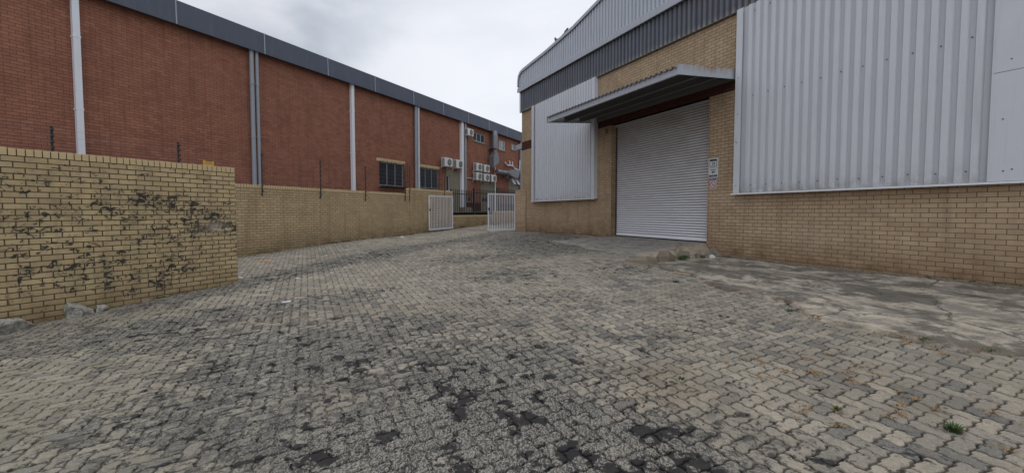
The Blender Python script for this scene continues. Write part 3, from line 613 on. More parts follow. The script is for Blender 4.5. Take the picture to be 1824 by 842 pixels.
def window(a, b, c, d, kind):
    y = 16.08; mb = MB(); t = .05
    mb.box(a, b, y-.025, y+.03, c, c+t); mb.box(a, b, y-.025, y+.03, d-t, d); mb.box(a, a+t, y-.025, y+.03, c+t, d-t); mb.box(b-t, b, y-.025, y+.03, c+t, d-t)
    n = {'bars': 3, 'three': 3, 'two': 2, 'one': 1, 'door': 1, 'low': 2, 'open': 1}[kind]
    for i in range(1, n): x_ = a+(b-a)*i/n; mb.box(x_-t*.5, x_+t*.5, y-.02, y+.028, c+t, d-t)
    if kind == 'door': mb.box(a+t, b-t, y-.02, y+.028, 2.95, 3.05)
    wn_ = mb.build('window' if kind != 'door' else 'door', M['frame'] if kind in ('bars', 'low') else M['white'] if kind != 'three' else M['clad_old'], red)
    p = MB(); p.box(a+t*.6, b-t*.6, y+.004, y+.012, c+t*.6, d-t*.6); p.build('pane', M['glass_pale'] if kind in ('two', 'open') else M['glass'], wn_)
    if kind not in ('door', 'low'):
        sl_ = MB(); sl_.box(a-.06, b+.06, 15.95, 16.0, c-.085, c); sl_.build('sill', M['plaster'], wn_)
    if kind == 'bars':
        l_ = MB(); header_cap(l_, a-.2, b+.12, 15.975, 15.999, d+.003, .17, .085); l_.build('lintel', M['cap'], wn_)
        g_ = MB()
        y0 = 15.72
        for z in np.linspace(c-.02, d+.02, 10): g_.box(a-.02, b+.02, y0, y0+.01, z-.006, z+.006)
        for x_ in np.linspace(a-.02, b+.02, 7): g_.box(x_-.009, x_+.009, y0-.008, y0+.002, c-.03, d+.03)
        for z in np.linspace(c-.02, d+.02, 5):
            for x_ in (a-.02, b+.02): g_.box(x_-.006, x_+.006, y0, 15.999, z-.006, z+.006)
        g_.box(a-.03, b+.03, y0-.01, 15.999, c-.055, c-.033); g_.build('burglar_bars', M['black'], wn_)
    if kind == 'open':
        q = MB(); q.add([(a+.04,16.05,d-.05),(b-.04,16.05,d-.05),(b-.04,15.8,c+.06),(a+.04,15.8,c+.06),(a+.04,16.07,d-.05),(b-.04,16.07,d-.05),(b-.04,15.82,c+.05),(a+.04,15.82,c+.05)], [(0,1,2,3),(7,6,5,4),(0,3,7,4),(1,5,6,2),(3,2,6,7)])
        q.build('open_sash', M['clad_old'], wn_)
for q, kd in zip(WIN, ('bars','bars','three','two','two','door','low','low','open','open')): window(*q, kd)

# air conditioners on the red wall
def ac(s0, s1, z0, z1, label):
    root = thing('air_conditioner', LF, (s0, 15.6, z0), label, 'air conditioner', 'air conditioners on the red brick wall')
    y0, y1 = 15.6, 15.9; W_ = s1-s0; Hh = z1-z0
    mb = MB(); mb.box(s0, s1, y0, y1, z0, z1); mb.build('casing', M['ac'], root, bevel=.015)
    cx, cz, r = s0+W_*.58, (z0+z1)/2, Hh*.38
    mb = MB(); n = 24; mb.add([(cx+r*math.cos(2*math.pi*i/n), y0-.004, cz+r*math.sin(2*math.pi*i/n)) for i in range(n)], [tuple(range(n))])
    mb.build('fan_recess', M['ac_dark'], root)
    mb = MB()
    for k in (1, .72, .45): mb.tube([(cx+r*k*math.cos(2*math.pi*i/n), y0-.014, cz+r*k*math.sin(2*math.pi*i/n)) for i in range(n+1)], .011, 5)
    mb.tube([(cx, y0-.02, cz), (cx, y0-.006, cz)], r*.24, 12)
    for i in range(8): t = math.pi*i/4; mb.tube([(cx, y0-.012, cz), (cx+r*math.cos(t), y0-.012, cz+r*math.sin(t))], .006, 4)
    mb.build('fan_guard', M['ac_mid'], root)
    mb = MB()
    for z in np.linspace(z0+.06, z1-.06, 9): mb.box(s0-.006, s0+.01, y0+.03, y1-.05, z-.013, z+.013)
    mb.build('side_grille', M['ac_dark'], root)
    for x_ in (s0+W_*.15, s0+W_*.85): mb = MB(); mb.box(x_-.02, x_+.02, y0+.01, 15.998, z0-.04, z0-.003); mb.box(x_-.02, x_+.02, 15.96, 15.998, z0-.14, z0-.04); mb.build('bracket', M['ac'], root)
ac(21.05,21.86,4.51,5.04,'left unit of the two air conditioners above the plastered door panel')
ac(22.30,23.05,4.51,5.04,'right unit of the pair, beside the broad white downpipe')
ac(23.62,24.32,6.82,7.27,'lone air conditioner high under the fascia, left of the three-pane window')
ac(24.70,25.42,4.57,5.08,'upper left air conditioner of the cluster of five')
ac(25.72,26.45,4.56,5.07,'upper right air conditioner of the cluster of five')
ac(24.68,25.41,3.92,4.43,'lower left air conditioner of the cluster of five')
ac(25.70,26.45,3.91,4.42,'lower middle air conditioner of the cluster of five')
ac(26.76,27.47,3.93,4.43,'lower right air conditioner of the cluster of five, under the duct hopper')
# ducts
root = thing('exhaust_duct', LF, (27.2, 15.6, 4.9), 'vertical galvanised exhaust duct with a wedge shaped hopper under the fascia', 'duct')
mb = MB(); mb.tube([(27.28,15.65,7.7),(27.28,15.65,7.35),(27.28,15.65,6.4)], [.19,.23,.23], 16); mb.build('flue', M['galv'], root, smooth=False)
mb = MB(); mb.tube([(27.28,15.65,6.45),(27.28,15.65,6.36)], .27, 16); mb.tube([(27.28,15.65,6.36),(27.28,15.65,6.05)], .15, 16); mb.build('collar', M['galv'], root)
mb = MB(); a, b, y0, y1 = 26.88, 27.68, 15.5, 15.93
mb.add([(27.1,15.5,6.1),(27.48,15.5,6.1),(27.48,15.8,6.1),(27.1,15.8,6.1),(a,y0,5.72),(b,y0,5.72),(b,y1,5.72),(a,y1,5.72),(a,y0,4.98),(b,y0,5.42),(b,y1,5.42),(a,y1,4.98)],
       [(0,1,2,3),(0,4,5,1),(1,5,6,2),(2,6,7,3),(3,7,4,0),(4,8,9,5),(5,9,10,6),(6,10,11,7),(7,11,8,4)]); mb.box(a-.02, b+.02, y0-.02, y1, 5.70, 5.74)
mb.build('hopper', M['galv'], root)
mb = MB(); mb.box(26.9, 27.7, 15.45, 15.999, 6.37, 6.42); mb.box(26.85, 26.91, 15.9, 15.999, 6.25, 6.6); mb.build('bracket', M['galv'], root)
root = thing('exhaust_duct', LF, (28.8, 15.6, 4.5), 'horizontal galvanised duct with a flared end over the open windows', 'duct')
mb = MB(); mb.tube([(27.5,15.6,4.72),(29.35,15.6,4.76)], .17, 16); mb.tube([(29.05,15.6,4.75),(29.12,15.6,4.75)], .2, 16); mb.tube([(28.2,15.6,4.735),(28.25,15.6,4.735)], .19, 16); mb.build('pipe', M['galv'], root)
mb = MB(); mb.add([(29.35,15.45,4.6),(29.35,15.75,4.6),(29.35,15.75,4.93),(29.35,15.45,4.93),(30.0,15.35,4.45),(30.0,15.85,4.45),(30.0,15.85,5.08),(30.0,15.35,5.08),(30.5,15.3,4.42),(30.5,15.9,4.42),(30.9,15.9,5.12),(30.9,15.3,5.12)],
       [(0,1,2,3),(0,4,5,1),(1,5,6,2),(2,6,7,3),(3,7,4,0),(4,8,9,5),(5,9,10,6),(6,10,11,7),(7,11,8,4),(8,11,10,9)]); mb.build('hood', M['galv'], root)
mb = MB(); mb.box(29.1, 29.16, 15.5, 15.999, 4.3, 4.58); mb.build('bracket', M['galv'], root)
root = thing('round_sign', LF, (22.4, 15.97, 3.6), 'small round orange sign on the plastered panel by the door', 'sign')
mb = MB(); mb.tube([(22.62,15.985,3.72),(22.62,15.965,3.72)], .1, 16); mb.build('disc', M['orange'], root)
mb = MB(); mb.tube([(22.62,15.964,3.72),(22.62,15.958,3.72)], .055, 12); mb.build('centre_mark', M['plaster'], root)

# ------------------------------------------------------------ electric fence strands
def efence(name, label, y, posts, smin, smax, ztop, nw, col, wr=.0014):
    root = thing(name, LF, (posts[0][0], y, posts[0][1]), label, 'electric fence')
    for s, zb, zt in posts:
        mb = MB(); mb.tube([(s, y, zb), (s, y, zt)], .016, 8); mb.box(s-.03, s+.03, y+.012, y+.05, zb+.02, zb+.05)
        p = mb.build('post', col, root)
        for i in range(nw):
            z = zt-.06-i*(ztop[1]); i_ = MB(); i_.tube([(s, y-.012, z), (s+.0, y-.055, z)], [.026, .018], 6)
            if z > zb+.1: i_.build('insulator', M['black'], p)
    for i in range(nw):
        z = ztop[0]-.06-i*ztop[1]; mb = MB(); mb.tube([(smin, y-.055, z), (smax, y-.055, z)], wr, 4); mb.build('wire', M['pipe_grey'], root)
efence('electric_fence', 'electric fence strands on thin black posts along the long yellow wall', 13.365,
       [(8.27,2.2,3.56),(10.44,2.17,3.56),(12.58,2.13,3.56),(14.96,2.18,3.58)], 2.2, 15.0, (3.56, .165), 8, M['black'])
efence('electric_fence', 'short higher run of electric fence on red-brown posts near the gate', 13.365,
       [(15.27,2.2,3.82),(17.98,2.48,3.82)], 15.27, 17.98, (3.82, .165), 7, M['maroon_post'])
efence('electric_fence', 'electric fence on black posts along the sooty near wall', 9.2,
       [(2.47,2.5,2.97),(4.12,2.5,2.97),(.3,2.5,2.97)], -6, 4.12, (2.97, .09), 5, M['black'], .0007)
root = thing('warning_sign', LF, (4.6, 9.1, 2.56), 'small faded yellow plate with two ears standing on top of the sooty wall', 'sign')
mb = MB(); mb.prism([(4.50,2.60),(4.51,2.585),(4.68,2.58),(4.695,2.595),(4.70,2.67),(4.665,2.672),(4.66,2.655),(4.545,2.66),(4.54,2.682),(4.505,2.682)], 'y', 9.13, 9.138)
mb.build('plate', M['yellow'], root)
boxes('lettering', M['wood'], root, [(4.54, 4.655, 9.126, 9.13, 2.632, 2.642), (4.53, 4.665, 9.126, 9.13, 2.606, 2.622)])

# ------------------------------------------------------------ palisade fence
root = thing('palisade_fence', LF, (18.8, 13.5, 1.5), 'black steel palisade fence on the low brick wall beyond the gate', 'fence')
P = [(18.80, 21.0, 1.54, 2.95), (21.1, 23.75, 1.54, 3.08), (23.85, 26.6, 1.76, 3.28), (26.7, 29.5, 1.76, 3.28), (29.6, 32.5, 1.76, 3.28)]
for a, b, z0, z1 in P:
    mb = MB(); n = int((b-a)/.17)
    for i in range(n+1):
        x_ = a+.04+(b-a-.08)*i/n; mb.prism([(x_-.032, 13.5), (x_, 13.484), (x_+.032, 13.5), (x_+.032, 13.504), (x_, 13.490), (x_-.032, 13.504)], 'z', z0, z1-.05)
        mb.prism([(x_-.032, z1-.05), (x_+.032, z1-.05), (x_, z1)], 'y', 13.494, 13.50)
    for z in (z0+.08, z1-.28): mb.box(a, b, 13.506, 13.54, z, z+.045)
    mb.build('panel', M['black'], root)
for s, z0, z1 in ((18.76,1.5,2.9),(21.05,1.5,3.1),(23.8,1.5,3.25),(26.65,1.74,3.28),(29.55,1.74,3.28)):
    mb = MB(); mb.box(s-.045, s+.045, 13.46, 13.55, z0, z1); mb.build('post', M['black'], root)

# ------------------------------------------------------------ swing gates
def gate(p0, p1, zb0, zb1, ht, label, flip=1):
    d_ = Vector((p1[0]-p0[0], p1[1]-p0[1])); Lg = d_.length; GF = Frame(math.atan2(d_.y, d_.x)); x0, y0 = GF.l(*p0)
    root = thing('swing_gate', GF, (x0, y0, zb0), label, 'gate', 'pair of white steel gate leaves'); t = .07
    def zz(x): return zb0+(zb1-zb0)*(x-x0)/Lg
    def bar(mb, xa, xb, za, zb_, th=.04): mb.prism([(xa, zz(xa)+za), (xb, zz(xb)+za), (xb, zz(xb)+zb_), (xa, zz(xa)+zb_)], 'y', y0-th/2, y0+th/2)
    mb = MB(); bar(mb, x0, x0+t, 0, ht); bar(mb, x0+Lg-t, x0+Lg, 0, ht); bar(mb, x0+t, x0+Lg-t, ht-t, ht); bar(mb, x0+t, x0+Lg-t, 0, t*1.2); mb.build('frame', M['gate_paint'], root)
    n = 14
    for i in range(n):
        x_ = x0+t+(Lg-2*t)*(i+1)/(n+1); mb = MB(); mb.tube([(x_, y0, zz(x_)+t*1.1), (x_, y0, zz(x_)+ht-t+.01)], .014, 8); mb.build('bar', M['gate_paint'], root)
    xl = x0+.035 if flip > 0 else x0+Lg-.035
    mb = MB(); mb.box(xl-.03, xl+.03, y0-.045, y0-.022, zz(xl)+ht*.55, zz(xl)+ht*.62); mb.tube([(xl, y0-.03, zz(xl)+ht*.58), (xl-.06*flip, y0-.06, zz(xl)+ht*.58)], .012, 6); mb.build('latch', M['ac_dark'], root)
    xh = x0+Lg if flip > 0 else x0; mb = MB()
    for k in (.15, .85): mb = MB(); mb.tube([(xh+.015*flip, y0, zz(xh)+ht*k), (xh+.015*flip, y0, zz(xh)+ht*k+.1)], .025, 8); mb.build('hinge', M['gate_paint'], root)
a = LF.w(16.45, 13.18); b = LF.w(18.5, 13.22); gate((a.x, a.y), (b.x, b.y), .76, .79, 1.74, 'left white barred gate leaf, folded open flat against the long yellow wall')
gate((-1.155, 20.1), (.16, 21.15), .745, .755, 1.83, 'right white barred gate leaf hinged on the brick pillar')

# ------------------------------------------------------------ warehouse
def AW_(s, z, off): k = (9.885-off)/9.885; return s*k, EZ+(z-EZ)*k
ware = thing('warehouse', WF, (10, YW, .8), 'tan brick warehouse with pale ribbed cladding, roller door and canopy', 'building')
DH = (7.95, 12.0, .8, 4.82)
PATCH = [(6.6,.94,.18,.05,1)]
def wd(s, y, z):
    g0 = np.interp(s, [-6, 2.4, 7.65, 7.9, 8, 19], [.4, .47, .5, .5, .8, .7]); st_ = gauss([(7.55,1.45,.12,.16,.5),(7.7,1.0,.2,.2,.4),(5.3,.9,.3,.12,.3),(12.15,1.0,.15,.7,.45)], s, z)
    return (st_*.8, max(0, min(1, .95-(z-g0)*1.5)), gauss([(6.6,.95,.13,.08,.9),(5.2,1.02,.5,.12,.35),(6.9,1.98,.6,.06,.35)], s, z))
mb = MB(); Zs = 6.9
wall_face(mb, -9, 18.95, -.3, 4.77, YW, -1, [(DH[0], DH[1], DH[2], 4.77)], step=.3, reveal=.25)
wall_face(mb, -9, 18.95, 5.19, Zs, YW, -1, step=.6)
mb.add([(18.95,YW,-.3),(18.95,YW-22,-.3),(18.95,YW-22,8),(18.95,YW,8)], [(0,3,2,1)]); mb.add([(-9,YW,-.3),(-9,YW-22,-.3),(-9,YW-22,8),(-9,YW,8)], [(0,1,2,3)]); mb.add([(-9,YW-22,-.3),(18.95,YW-22,-.3),(18.95,YW-22,8),(-9,YW-22,8)], [(0,1,2,3)])
mb.build('wall', M['brick_ware'], ware, attr=wd)
mb = MB(); wall_face(mb, -9, 18.952, 4.77, 5.19, YW+.003, -1, step=.6); mb.add([(18.952,YW+.003,4.77),(18.952,YW-3,4.77),(18.952,YW-3,5.19),(18.952,YW+.003,5.19)], [(0,3,2,1)])
mb.add([(DH[0],YW+.003,4.77),(DH[1],YW+.003,4.77),(DH[1],YW-.25,4.77),(DH[0],YW-.25,4.77)], [(0,1,2,3)])
tag(mb.build('red_band', M['brick_dark_red'], ware, attr=lambda *a: (0, 0, 0)), 'dark red brick band above the door')
# brick reveals reach the lintel underside at 4.77
# ribbed sheets
def ribs(s0, s1, pitch=.1715, crest=.075, d_=.038, slope=.024):
    P = [(s0, d_ if False else 0)]; s = s0+.03
    while s+pitch < s1:
        pan = pitch-crest-2*slope; P += [(s+pan, 0), (s+pan+slope, d_), (s+pan+slope+crest, d_), (s+pitch, 0)]; s += pitch
    P.append((s1, 0)); return P
def sheet(mb, prof, y, zlo, zhi, rows=6, zhi_fn=None):
    """prof: (s, depth). vertical ribbed sheet facing the yard"""
    k = len(mb.v)
    for j in range(rows+1):
        for s, dp in prof:
            a = zlo(s) if callable(zlo) else zlo; b = zhi(s) if callable(zhi) else zhi; mb.v.append((s, y+dp, a+(b-a)*j/rows))
    n = len(prof)
    for j in range(rows):
        for i in range(n-1): mb.f.append((k+j*n+i+1, k+j*n+i, k+(j+1)*n+i, k+(j+1)*n+i+1)); mb.m.append(mb.cur)
OFF = .15
def panel(s0, s1, z0, z1, flash_l, flash_r, label, screws=None, seam=None):
    yb = YW+OFF
    mb = MB(); sheet(mb, ribs(s0+(.17 if flash_l else 0), s1-(.2 if flash_r else 0)), yb-.03, z0, z1, rows=30); mb.box(s0+.01, s1-.01, YW+.03, yb-.05, z0+.02, z0+.05)
    p = mb.build('cladding_panel', M['clad'], ware, attr=lambda s, y, z: (1 if y < yb-.02 else 0, math.exp(-(z-z0)/.16)*.7, 0)); p['label'] = label  # first channel: painted pan shade; second: grime at the bottom edge
    # corner flashings wrap the edges back to the wall
    f = MB(); f.box(s0, s0+.19, yb+.008, yb+.014, z0, z1); f.box(s0, s0+.006, YW+.002, yb+.008, z0, z1); f.build('flashing', M['clad'], p)
    f = MB(); f.box(s1-.22, s1, yb+.008, yb+.014, z0, z1); f.box(s1-.006, s1, YW+.002, yb+.008, z0, z1)
    f.build('flashing', M['clad'], p)
    f = MB(); f.box(s0-.06, s1+.05, YW+.002, yb+.03, z0-.022, z0-.006); f.box(s0-.06, s1+.05, yb+.02, yb+.03, z0-.04, z0-.022); f.build('drip_flashing', M['white'], p)
    return p
s_a, z_a = 12.79, 2.199; s_b = 17.644
p1 = panel(s_a, s_b, z_a, 6.68, True, True, 'narrow ribbed cladding panel left of the roller door')
s2a, z2a = AW_(7.181, 2.151, OFF); s2b = AW_(2.3, 0, OFF)[0]; zz1 = AW_(0, 6.75, OFF)[1]
yb = YW+OFF
mb = MB(); split = AW_(2.68, 0, OFF)[0]
sheet(mb, ribs(split+.02, s2a-.13, .186, .088, .036, .018), yb-.03, z2a, zz1, rows=30); mb.box(s2b+.01, s2a-.01, YW+.03, yb-.05, z2a+.02, z2a+.05)
p2 = mb.build('cladding_panel', M['clad'], ware, attr=lambda s, y, z: (1 if y < yb-.02 else 0, math.exp(-(z-z2a)/.16)*.7, 0)); p2['label'] = 'large ribbed cladding panel right of the roller door'  # painted shade in the pans, grime along the bottom
f = MB(); f.box(s2a-.17, s2a, yb+.008, yb+.014, z2a, zz1); f.box(s2a-.006, s2a, YW+.002, yb+.008, z2a, zz1); f.build('flashing', M['clad'], p2); f = MB()
jz = AW_(0, 3.86, OFF)[1]
f.box(s2b+.02, split+.015, yb+.010, yb+.016, z2a, jz-.004); f.build('flashing', M['clad'], p2); f = MB(); f.box(s2b+.02, split+.015, yb+.010, yb+.016, jz+.004, zz1); f.box(s2b, s2b+.02, YW+.002, yb+.012, z2a, zz1)
f.box(split+.001, split+.02, yb+.012, yb+.022, z2a, zz1)
f.build('flashing', M['clad'], p2)
f = MB(); f.box(split+.0205, split+.028, yb+.010, yb+.0165, z2a, zz1); f.build('seam', M['pipe_grey'], p2)
f = MB(); f.box(s2b-.05, s2a+.05, YW+.002, yb+.03, z2a-.022, z2a-.006); f.box(s2b-.05, s2a+.05, yb+.02, yb+.03, z2a-.04, z2a-.022); f.build('drip_flashing', M['white'], p2)
ribc = []; s = split+.02+.03
while s+.186 < s2a-.13: ribc.append(s+.035); s += .186
sc0 = MB(); sc0.tube([(ribc[1], yb-.03, 2.33), (ribc[1], yb-.016, 2.33)], .0105, 8); sc0 = sc0.build('screw', M['screw'], p2)
for i, s in enumerate(ribc):
    for z in (2.33, 4.49, 6.5):
        if i % 2 == 1 and not (i == 1 and z == 2.33): copy_under(sc0, p2, (s-ribc[1], random.uniform(-.001, 0), z-2.33+random.uniform(-.012, .012)))
for s, z in ((s2a-.08, 2.33),(s2a-.08, 3.4),(s2a-.08,4.1),(s2a-.05,3.42),(s2a-.08,5.0),(split-.15, 2.3),(split-.24, 2.32),(split-.18,4.0),(split-.12,3.1)): copy_under(sc0, p2, (s-ribc[1], .036, z-2.33))
for s, z in ((s_a+.1, 3.5),(s_a+.1, 4.4),(s_a+.1,2.6),(s_a+.15,3.9),(s_b-.1,2.8),(s_b-.1,4.0)): copy_under(sc0, p1, (s-ribc[1], .036, z-2.33))
# dark aged sheeting above the brick, trim, upper gable sheeting
o1 = .09; zb_ = AW_(0, 6.715, o1)[1]; zt_ = AW_(0, 7.79, o1)[1]
mb = MB(); sheet(mb, ribs(-9.2, 19.0, .1715, .07), YW+o1-.03, zb_, zt_+.03, rows=12)
tag(mb.build('dark_sheeting', M['dark_sheet'], ware, attr=lambda s, y, z: (max(0, 1-(z-zb_)/.13), 1 if y < YW+o1-.02 else 0, 0)), 'dark grey aged ribbed sheeting under the trim')  # pale lower edge, then painted shade for the pans
mb = MB(); mb.box(18.9, 19.02, YW+.002, YW+o1+.012, zb_, zt_); mb.build('corner_strip', M['clad'], ware)
o2 = .2; ta, tb = AW_(0, 7.78, o2)[1], AW_(0, 8.0, o2)[1]
mb = MB(); mb.prism([(YW-.05, ta+.03), (YW+o2-.02, ta+.03), (YW+o2-.02, ta), (YW+o2, ta), (YW+o2, tb), (YW-.05, tb+.03)], 'x', -9.3, AW_(19.48, 0, o2)[0]); mb.build('trim', M['trim'], ware)
OUT = [(19.26, 8.0), (19.24, 8.35), (19.17, 8.56), (19.0, 8.70), (18.7, 8.77), (17.6, 8.84), (16.39, 8.92), (14.36, 9.14), (12.69, 9.46), (10, 10.05), (5, 11.2), (-9, 14.4)]
ov = lambda s: float(np.interp(s, [q[0] for q in OUT[::-1]], [q[1] for q in OUT[::-1]]))
mb = MB(); sheet(mb, ribs(-9, 19.24, .1715, .06), YW+.03, tb+.0, lambda s: ov(s)-.06, rows=8); tag(mb.build('gable_sheeting', M['clad_old'], ware, attr=lambda s, y, z: (1 if y < YW+.04 else 0, 0, 0)), 'pale ribbed sheeting of the gable')  # recessed pans carry painted shade between the ribs
mb = MB(); C2 = [Vector(q) for q in OUT]
def offs(P, d_):
    o_ = []
    for i, q in enumerate(P):
        t = (P[min(i+1, len(P)-1)]-P[max(0, i-1)]).normalized(); o_.append(q+Vector((-t.y, t.x))*d_*(-1 if t.x < 0 else 1)*(-1 if t.x < 0 else 1))
    return o_
inn = offs(C2, .13)
vs = [(q.x, y_, q.y) for q in C2 for y_ in (YW+.12, YW-.3)]+[(q.x, YW+.12, q.y) for q in inn]; n = len(C2)
mb.add(vs, [(2*i, 2*i+2, 2*n+i+1, 2*n+i) for i in range(n-1)]+[(2*i, 2*i+1, 2*i+3, 2*i+2) for i in range(n-1)]); mb.build('barge_trim', M['trim'], ware)
mb = MB(); mb.add([(q.x, y_, q.y-.02) for q in C2 for y_ in (YW+.05, YW-22)], [(2*i, 2*i+1, 2*i+3, 2*i+2) for i in range(n-1)]); mb.build('roof', M['clad_old'], ware)
# roller door
yd = YW-.25
mb = MB(); zs = []; z = .87; pit = .077
while z < 4.80:
    for k in range(6): zs.append((z+pit*k/6, .030*math.sin(math.pi*min(1, k/5.2))**.7 if 0 < k else 0))
    z += pit
n = len(zs); k = len(mb.v)
for x_ in (DH[0]-.02, DH[1]+.02): mb.v += [(x_, yd+dp, z) for z, dp in zs]
for i in range(n-1): mb.f.append((k+n+i, k+i, k+i+1, k+n+i+1)); mb.m.append(0)
dr = mb.build('roller_door', M['door'], ware, attr=lambda s, y, z: (1 if y < yd+.012 else 0, 0, 0))  # marks the slat grooves for painted shade
mb = MB(); mb.box(DH[0]+.03, DH[1]-.06, yd-.012, yd+.04, .80, .84); mb.build('shadow_strip', M['black'], dr); mb = MB(); mb.box(DH[0]+.03, DH[1]-.06, yd-.01, yd+.035, .842, .90); mb.build('bottom_rail', M['door'], dr)  # black strip added as the shadow gap below the door
boxes('guide_rail', M['ac_dark'], dr, [(DH[1]-.055, DH[1]-.003, yd-.02, yd+.05, .8, 4.77), (DH[0]+.003, DH[0]+.03, yd-.02, yd+.05, .8, 4.77)])
mb = MB(); mb.box(DH[0]+.02, DH[1]-.02, yd-.05, YW-.002, .76, .803); mb.build('door_sill', M['pad'], ware, attr=lambda *a: (.3, 0, 0))
mb = MB(); mb.box(DH[0]+.0, DH[1], yd+.02, yd+.1, 4.70, 4.768); mb.build('door_head', M['trim'], ware)
# canopy
cs0, cs1, cd, zw, zf = 7.17, 13.05, 2.07, 5.03, 4.86; hf = .245
root_c = MB(); yo = YW+cd
def zc(y): return zw+(zf-zw)*(y-YW)/cd
root_c.prism([(cs0, zf), (cs1, zf), (cs1, zf+hf-.06), (cs0, zf+hf-.06)], 'y', yo-.06, yo)
can = root_c.build('canopy', M['trim'], ware); can['label'] = 'lean-to steel canopy over the roller door'
mb = MB()
for i in range(14):
    for j in range(4):
        ya, yb_ = YW+.012+(yo+.003-YW)*i/14, YW+.012+(yo+.003-YW)*(i+1)/14
        mb.add([(cs0-.012, q, zc(q)+hf*k) for q, k in ((ya, j/4), (yb_, j/4), (yb_, (j+1)/4), (ya, (j+1)/4))], [(3,2,1,0)])
mb.box(cs0-.010, cs0, YW+.012, yo+.012, zw+.02, zf+hf-.03)
mb.build('end_fascia', M['rusty'], can, attr=lambda s, y, z: (max(0, (z-zc(y)-.05)/.2)*(.35+.65*math.exp(-((y-(YW+cd*.45))/.35)**2)), 0, 0))
q = MB(); g_n = 12
for i in range(g_n):
    pass
mb = MB(); mb.prism([(YW+.01, zc(YW)), (yo, zf), (yo, zf+hf-.06), (YW+.01, zc(YW)+hf-.06)], 'x', cs1-.06, cs1); mb.build('end_channel', M['trim'], can)
for t in (.34, .66, .985):
    mb = MB(); yy = yo-cd*t; zz_ = zc(yy); mb.prism([(yy-.05, zz_), (yy+.02, zz_), (yy+.02, zz_+.012), (yy-.035, zz_+.012), (yy-.035, zz_+.15), (yy+.02, zz_+.15), (yy+.02, zz_+.162), (yy-.05, zz_+.162)], 'x', cs0+.003, cs1-.063); mb.build('purlin', M['purlin'], can)
mb = MB(); pr = []; s = cs0+.01
while s+.1715 < cs1: pr += [(s, .0), (s+.05, 0), (s+.068, .038), (s+.105, .038), (s+.123, 0)]; s += .1715
k = len(mb.v)
for y_ in (YW+.003, yo+.05):
    for s, dp in pr: mb.v.append((s, y_, zc(y_)+.166+dp))
n = len(pr)
for i in range(n-1): mb.f.append((k+i, k+i+1, k+n+i+1, k+n+i)); mb.m.append(0)
ro = mb.build('canopy_sheet', M['galv_sheet'], can); sm = ro.modifiers.new('solid', 'SOLIDIFY'); sm.thickness = .006
boxes('wall_plate', M['purlin'], can, [(cs0+.003, cs1-.063, YW+.005, YW+.055, zw-.01, zw+.15)])
# canopy of the far side of the warehouse
mb = MB(); mb.prism([(YW-1.4, 5.16), (YW-.62, 5.10), (YW-.62, 5.36), (YW-1.4, 5.42)], 'x', 18.96, 20.9); mb.build('side_canopy', M['trim'], ware)
# wall light left of the door
root = thing('wall_light', WF, (12.3, YW, 4.55), 'small rusty round light on the brick left of the roller door', 'light')
mb = MB(); mb.tube([(12.27,YW+.001,4.6),(12.27,YW+.05,4.6)], .09, 14); mb.build('mounting_plate', M['brown_dry'], root)
mb = MB(); mb.tube([(12.27,YW+.05,4.6),(12.27,YW+.1,4.58),(12.22,YW+.19,4.55)], [.035,.05,.085], 12); mb.build('lamp_head', M['plaster'], root)

# ------------------------------------------------------------ signs right of the door
flat = lambda n_, c: painted(n_, c, .4, streak=False, amount=.15)
M['sw'] = flat('sign_white', (.55,.56,.58)); M['sd'] = flat('sign_dark', (.03,.035,.05)); M['sg'] = flat('sign_green', (.16,.24,.19)); M['sr'] = flat('sign_maroon', (.25,.03,.05)); M['spk'] = flat('sign_pink', (.55,.47,.50)); M['ssil'] = flat('sign_silver', (.35,.36,.37))
def plate(name, s0, s1, z0, z1, mat, label):
    root = thing(name, WF, (s0, YW, z0), label, 'sign', 'signs right of the roller door'); mb = MB(); mb.box(s0, s1, YW+.002, YW+.008, z0, z1); mb.build('board', mat, root, bevel=.002); return root
def rect(root, name, s0, s1, z0, z1, mat, y=.0105): mb = MB(); mb.box(s0, s1, YW+.008, YW+y, z0, z1); return mb.build(name, mat, root)
def mirror_text(root, name, txt, s, z, size, mat):
    cu = bpy.data.curves.new(name, 'FONT'); cu.body = txt; cu.size = size; cu.align_x = 'CENTER'; cu.align_y = 'CENTER'; cu.extrude = .0008; cu.offset = size*.02
    t = bpy.data.objects.new('tmp', cu); COL.objects.link(t); dg = bpy.context.evaluated_depsgraph_get(); me = bpy.data.meshes.new_from_object(t.evaluated_get(dg)); bpy.data.objects.remove(t)
    me.name = name; me.materials.clear(); me.materials.append(mat); o = bpy.data.objects.new(name, me); COL.objects.link(o); o.parent = root
    b = BASE[root.name][1]; o.location = (s-b[0], .0115, z-b[2]); o.rotation_euler = (math.pi/2, 0, math.pi); return o
rt = plate('security_sign', 7.632, 7.932, 2.855, 3.115, M['sw'], 'topmost sign on the brick, green bordered with a black heading and 24')
rect(rt, 'border', 7.665, 7.90, 2.885, 3.07, M['sg']); rect(rt, 'field', 7.685, 7.88, 2.905, 3.03, M['sw'], .012); rect(rt, 'heading', 7.675, 7.89, 3.035, 3.085, M['sd'], .013)
mirror_text(rt, 'number', '24', 7.77, 2.965, .10, M['sd']).location.y = .0135
rect(rt, 'small_print', 7.70, 7.86, 2.888, 2.90, M['sd'], .0125)
rt = plate('camera_sign', 7.632, 7.928, 2.59, 2.845, M['sw'], 'second sign down, white with a surveillance camera and a dark bottom band')
rect(rt, 'heading', 7.69, 7.87, 2.795, 2.81, M['sd']); rect(rt, 'bottom_band', 7.655, 7.905, 2.615, 2.665, M['sd'])
